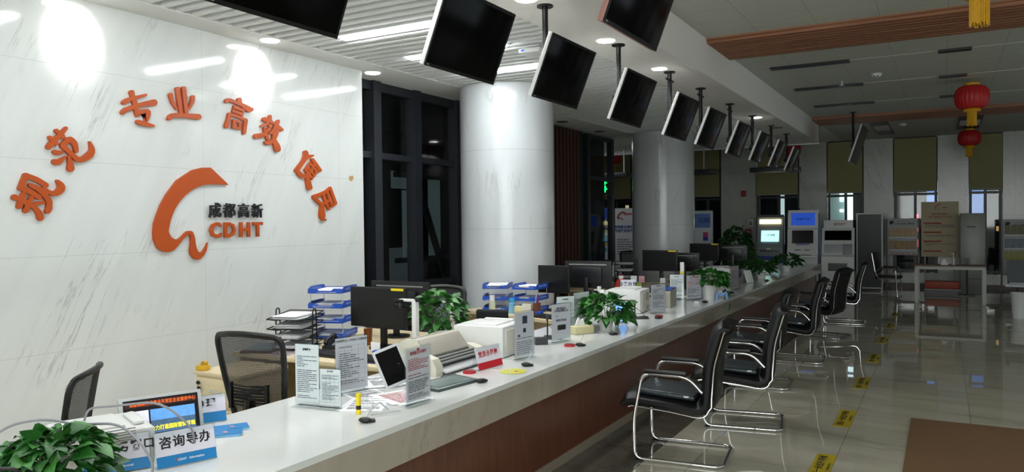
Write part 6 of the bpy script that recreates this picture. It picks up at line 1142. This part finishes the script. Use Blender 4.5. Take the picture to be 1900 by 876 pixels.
t = thing('notice_board', 'beige notice board with red swoosh emblem and four red headings', 'notice board', (-.07, 20.3, 0), 0)
bd = MB().box((.76, .03, 1.28), (0, 0, 1.44), bev=.003).obj('board', mat('board_beige', 'b9ad8e', rough=.6), t)
for s_ in (-1, 1): MB().box((.03, .05, 1.6), (s_*.3, .04, .8)).obj('post', greyp, t); MB().box((.05, .4, .02), (s_*.3, .02, .01)).obj('foot', greyp, t)
b = MB().prism([(z_[0]-3.95, z_[1]-1.8) for z_ in sw], .002, 'XZ'); bmesh.ops.scale(b.bm, vec=(.22, 1, .17), verts=b.bm.verts[:]); b.obj('emblem', mat('emblem_red', 'b04a28', rough=.5), t, (-.05, -.018, 1.96))
text('lettering', '成都高新', .03, ink, t, (.1, -.017, 1.94), bold=.0006); text('lettering', '请您配合我们', .055, mat('ink_rose', 'a06058', rough=.6), t, (0, -.017, 1.79), bold=.002); text('lettering', '做好 疫情 防控 工作', .055, MATS['ink_rose'], t, (0, -.017, 1.72), bold=.002)
for z in (1.58, 1.37, 1.16, .93):
    MB().box((.36, .004, .035), (-.15, -.017, z)).obj('heading_bar', mat('bar_red', '9a3c22', rough=.6), t); lines(t, .6, .08, 3, ink, (0, -.0165, z-.07), int(z*100), name='printed_text') if z > 1 else None
t = thing('metal_cabinet', 'grey metal locker with a black slot behind the white table', 'cabinet', (.57, 19.95, 0), 0)
MB().box((.48, .45, 1.8), (0, 0, .9), bev=.01).obj('body', mat('locker_metal', '7b7d76', rough=.35, metal=.1, noise=(3, .15)), t); MB().box((.16, .006, .04), (-.03, -.228, 1.5)).obj('slot', blackm, t); MB().box((.3, .006, .025), (0.05, -.228, .35)).obj('lower_slot', blackm, t)
t = thing('reception_table', 'white-framed table with brown top in the far hall', 'table', (.12, 17.75, 0), -.02)
MB().box((1.24, .6, .03), (0, .02, .735)).obj('table_top', wood_table, t); wt = mat('frame_white', 'b9b9b0', rough=.45)
b = MB(); b.box((1.2, .05, .05), (0, -.26, .7)); b.box((1.2, .05, .05), (0, .3, .7)); b.obj('apron', wt, t)
for a in (-1, 1):
    for c in (-.26, .3): MB().box((.065, .06, .7), (a*.585, c, .35)).obj('leg', wt, t)
t = thing('tissue_box', 'small white tissue box on the far white-framed table', 'tissue box', (.02, 17.75, .751), .1); MB().box((.13, .1, .07), (0, 0, .035), bev=.006).obj('box', whitep, t); MB().prism([(-.03, 0), (.03, 0), (.015, .04), (-.02, .045)], .02, 'XZ', (0, 0, .07)).obj('tissue', paper, t)
t = thing('pump_bottle', 'pale tall hand gel bottle on the far white-framed table', 'bottle', (.18, 17.75, .751)); MB().lathe([(.03, 0), (.032, .14), (.02, .17), (.012, .18)]).obj('bottle', mat('gel', 'b4b8b0', rough=.2), t); MB().cyl(.008, .06, (0, 0, .2)).obj('pump', whitep, t); MB().box((.05, .012, .012), (-.015, 0, .23)).obj('nozzle', whitep, t)
t = thing('pump_bottle', 'darker slim bottle beside the hand gel on the far table', 'bottle', (.22, 17.77, .751)); MB().lathe([(.02, 0), (.022, .2), (.01, .25)]).obj('bottle', mat('bronze', '6a5844', rough=.3), t); MB().cyl(.009, .04, (0, 0, .26)).obj('pump', blackm, t)
t = thing('red_crate', 'orange-red box standing on the floor beneath the far white table', 'box', (-.02, 19.7, 0)); MB().box((.68, .3, .16), (0, 0, .2), bev=.008).obj('body', mat('crate_red', 'a83a1c', rough=.5), t); MB().box((.72, .34, .05), (0, 0, .09), bev=.006).obj('base', greyp, t); MB().box((.68, .3, .06), (0, 0, .03)).obj('lower_rim', blackm, t)
t = thing('floor_sign_stand', 'black pole with a flat base under the far table right side', 'stand', (.45, 19.3, 0)); MB().cyl(.015, .7, (0, 0, .35)).obj('pole', blackm, t); MB().box((.3, .25, .02), (0, 0, .01)).obj('base', blackm, t); MB().box((.1, .012, .14), (0, 0, .75)).obj('plate', blackm, t)
# waiting bench at the right edge
t = thing('waiting_bench', 'grey metal waiting bench at the right edge of the picture', 'bench', (1.9, 17.6, 0), 0)
bm_ = mat('bench_grey', '6f7276', rough=.35, metal=.6)
for k in range(3):
    MB().prism([(-.28, .44), (.2, .40), (.26, .43), (.36, .85), (.33, .86), (.2, .44), (-.28, .46)], .5, 'YZ', (-.8+k*.55, 0, 0)).obj('seat_shell', bm_, t)
MB().box((1.7, .06, .05), (0, 0, .38)).obj('beam', bm_, t)
for x in (-.65, .65): MB().tube(fillet([(x, -.3, .015), (x, 0, .36), (x, .3, .015)], .03), .018, 8).obj('leg', bm_, t); MB().tube([(x, -.3, .015), (x, .3, .015)], .014, 8).obj('leg_bar', bm_, t)
t = thing('waste_bin', 'white tapered bin cut by the right edge of the picture', 'bin', (1.12, 15.4, 0)); MB().lathe([(.1, 0), (.13, .42), (.135, .43), (.12, .42), (.095, .01)]).obj('body', whitep, t)

# posters seen through the gap left of the second column
def poster(x, y, w_, z0, z1, label, m, kind):
    t = thing('banner_stand', label, 'banner', (x, y, 0), .12); h = z1-z0
    bd = MB().box((w_, .01, h), (0, 0, z0+h/2)).obj('banner_sheet', m, t); MB().box((w_+.04, .1, .06), (0, 0, .03)).obj('base', silver, t); MB().cyl(.01, z1, (0, .03, z1/2)).obj('pole', silver, t)
    if kind == 'blue':
        text('lettering', '自助', .2, mat('y_ink', 'd8c840', rough=.6), bd, (w_*.1, -.007, z0+h*.78), bold=.004); text('lettering', '办理', .2, MATS['y_ink'], bd, (w_*.1, -.007, z0+h*.65), bold=.004)
        MB().box((w_, .003, .05), (0, -.007, z0+h*.52)).obj('yellow_band', yellow, bd); MB().box((w_*.96, .003, h*.5), (0, -.007, z0+h*.25)).obj('white_area', mat('poster_white', 'c8ccd0', rough=.6), bd)
        MB().box((w_*.7, .003, .1), (0, -.009, z0+h*.44)).obj('blue_band', mat('cyan_band', '2f8cc0', rough=.6), bd); MB().box((w_*.7, .003, .1), (0, -.009, z0+h*.1)).obj('blue_band', MATS['cyan_band'], bd)
        for k in range(3): MB().box((w_*.3, .003, .12), (0, -.009, z0+h*(.17+.09*k))).obj('picture', mat('poster_pic', '54608a', rough=.6, noise=(20, .3)), bd)
    elif kind == 'white':
        b = MB().prism([(z_[0]-3.95, z_[1]-1.8) for z_ in sw], .003, 'XZ'); bmesh.ops.scale(b.bm, vec=(.3, 1, .25), verts=b.bm.verts[:]); b.obj('emblem', mat('emblem_brick', '963a2c', rough=.5), bd, (-w_*.3, -.01, z0+h*.9))
        text('lettering', '成都高新', .05, inkred, bd, (-w_*.02, -.007, z0+h*.92), bold=.001); text('lettering', '您的服务我们在行动', .075, mat('title_blue', '2c3f90', rough=.6), bd, (0, -.007, z0+h*.75), bold=.002); text('lettering', '欢迎使用自助设备', .07, MATS['title_blue'], bd, (-w_*.06, -.007, z0+h*.7), bold=.002)
        lines(bd, w_*.85, h*.25, 8, ink, (0, -.007, z0+h*.47), 4); MB().box((w_*.25, .003, .03), (-w_*.1, -.007, z0+h*.27)).obj('blue_tab', MATS['title_blue'], bd)
        for k in range(2): MB().box((w_*.2, .003, .12), (w_*.32, -.007, z0+h*(.23-.1*k))).obj('dark_tab', mat('tab_dark', '4a4450', rough=.6), bd)
    return t
poster(-6.95, 16.3, .62, .3, 2.02, 'blue and white banner seen past the glazed end panel', mat('poster_blue', '264fae', rough=.5), 'blue')
poster(-6.15, 16.2, .62, .3, 2.0, 'white banner with swoosh emblem and blue title left of the second column', mat('poster_paper', 'c6c8cc', rough=.6), 'white')
t = thing('wayfinding_board', 'white rounded board with blue and pink marks right of the second column', 'sign', (-5.28, 18.9, 0), .12)
MB().box((.62, .05, 1.9), (0, 0, 1.0), bev=.06, seg=4).obj('frame', silver, t); MB().box((.54, .01, 1.8), (0, -.028, 1.0), bev=.004).obj('panel', mat('panel_white', 'c9ccd4', rough=.5), t)
MB().box((.5, .006, .35), (0, -.036, 1.7)).obj('header', mat('hdr_blue', '5a80c0', rough=.5), t); text('lettering', '公园', .14, MATS['title_blue'], t, (.1, -.041, 1.7), bold=.003); MB().box((.12, .006, .12), (.13, -.036, 1.35)).obj('pink_mark', mat('mark_pink', 'c03070', rough=.5), t); MB().box((.12, .006, .1), (.13, -.036, 1.25)).obj('blue_mark', mat('mark_blue', '3040a0', rough=.5), t)
lines(t, .45, .7, 8, ink, (0, -.035, .8), 8); MB().box((.7, .3, .04), (0, 0, .02)).obj('base', silver, t)
# wall fittings on the pier right of the second column
t = thing('fire_alarm', 'dark red alarm box high on the far pier', 'alarm', (-4.73, FAR-.03, 2.42)); MB().box((.13, .06, .16), bev=.01).obj('case', mat('alarm_red', '7a1414', rough=.4), t); MB().cyl(.04, .02, (0, -.035, 0), (PI/2, 0, 0)).obj('sounder', redp, t)
t = thing('fire_call_point', 'small red call point low on the far pier above the plants', 'alarm', (-4.62, FAR-.03, 1.38)); MB().box((.17, .06, .16), bev=.01).obj('case', mat('alarm_red', '7a1414', rough=.4), t); MB().box((.08, .01, .07), (0, -.034, 0)).obj('glass', mat('pale_pane', '9a8a8a', rough=.3), t)
t = thing('wall_socket_plate', 'small grey plate with a dark window on the far pier', 'switch', (-4.55, FAR-.02, 1.62)); MB().box((.16, .03, .2), bev=.008).obj('plate', whitep, t); MB().box((.09, .012, .11), (0, -.018, -.01)).obj('window', greyp, t)
# dark far seating block behind the kiosks row: monitor heads at far end of counter
t = thing('side_counter', 'low dark service desk left of the second column holding papers', 'desk', (-5.35, 11.9, 0), 0)
MB().box((.7, 1.3, .04), (.3, 0, .74)).obj('desk_top', mat('dark_top', '1e1f22', rough=.3), t); MB().box((.6, 1.2, .7), (.3, 0, .36)).obj('body', wood_pale, t)
t = thing('pump_bottle', 'white hand gel pump bottle left of the second column base', 'bottle', (-4.95, 12.3, .762)); MB().lathe([(.045, 0), (.048, .15), (.02, .19), (.014, .2)]).obj('bottle', whitep, t); MB().cyl(.008, .06, (0, 0, .22)).obj('pump', whitep, t)
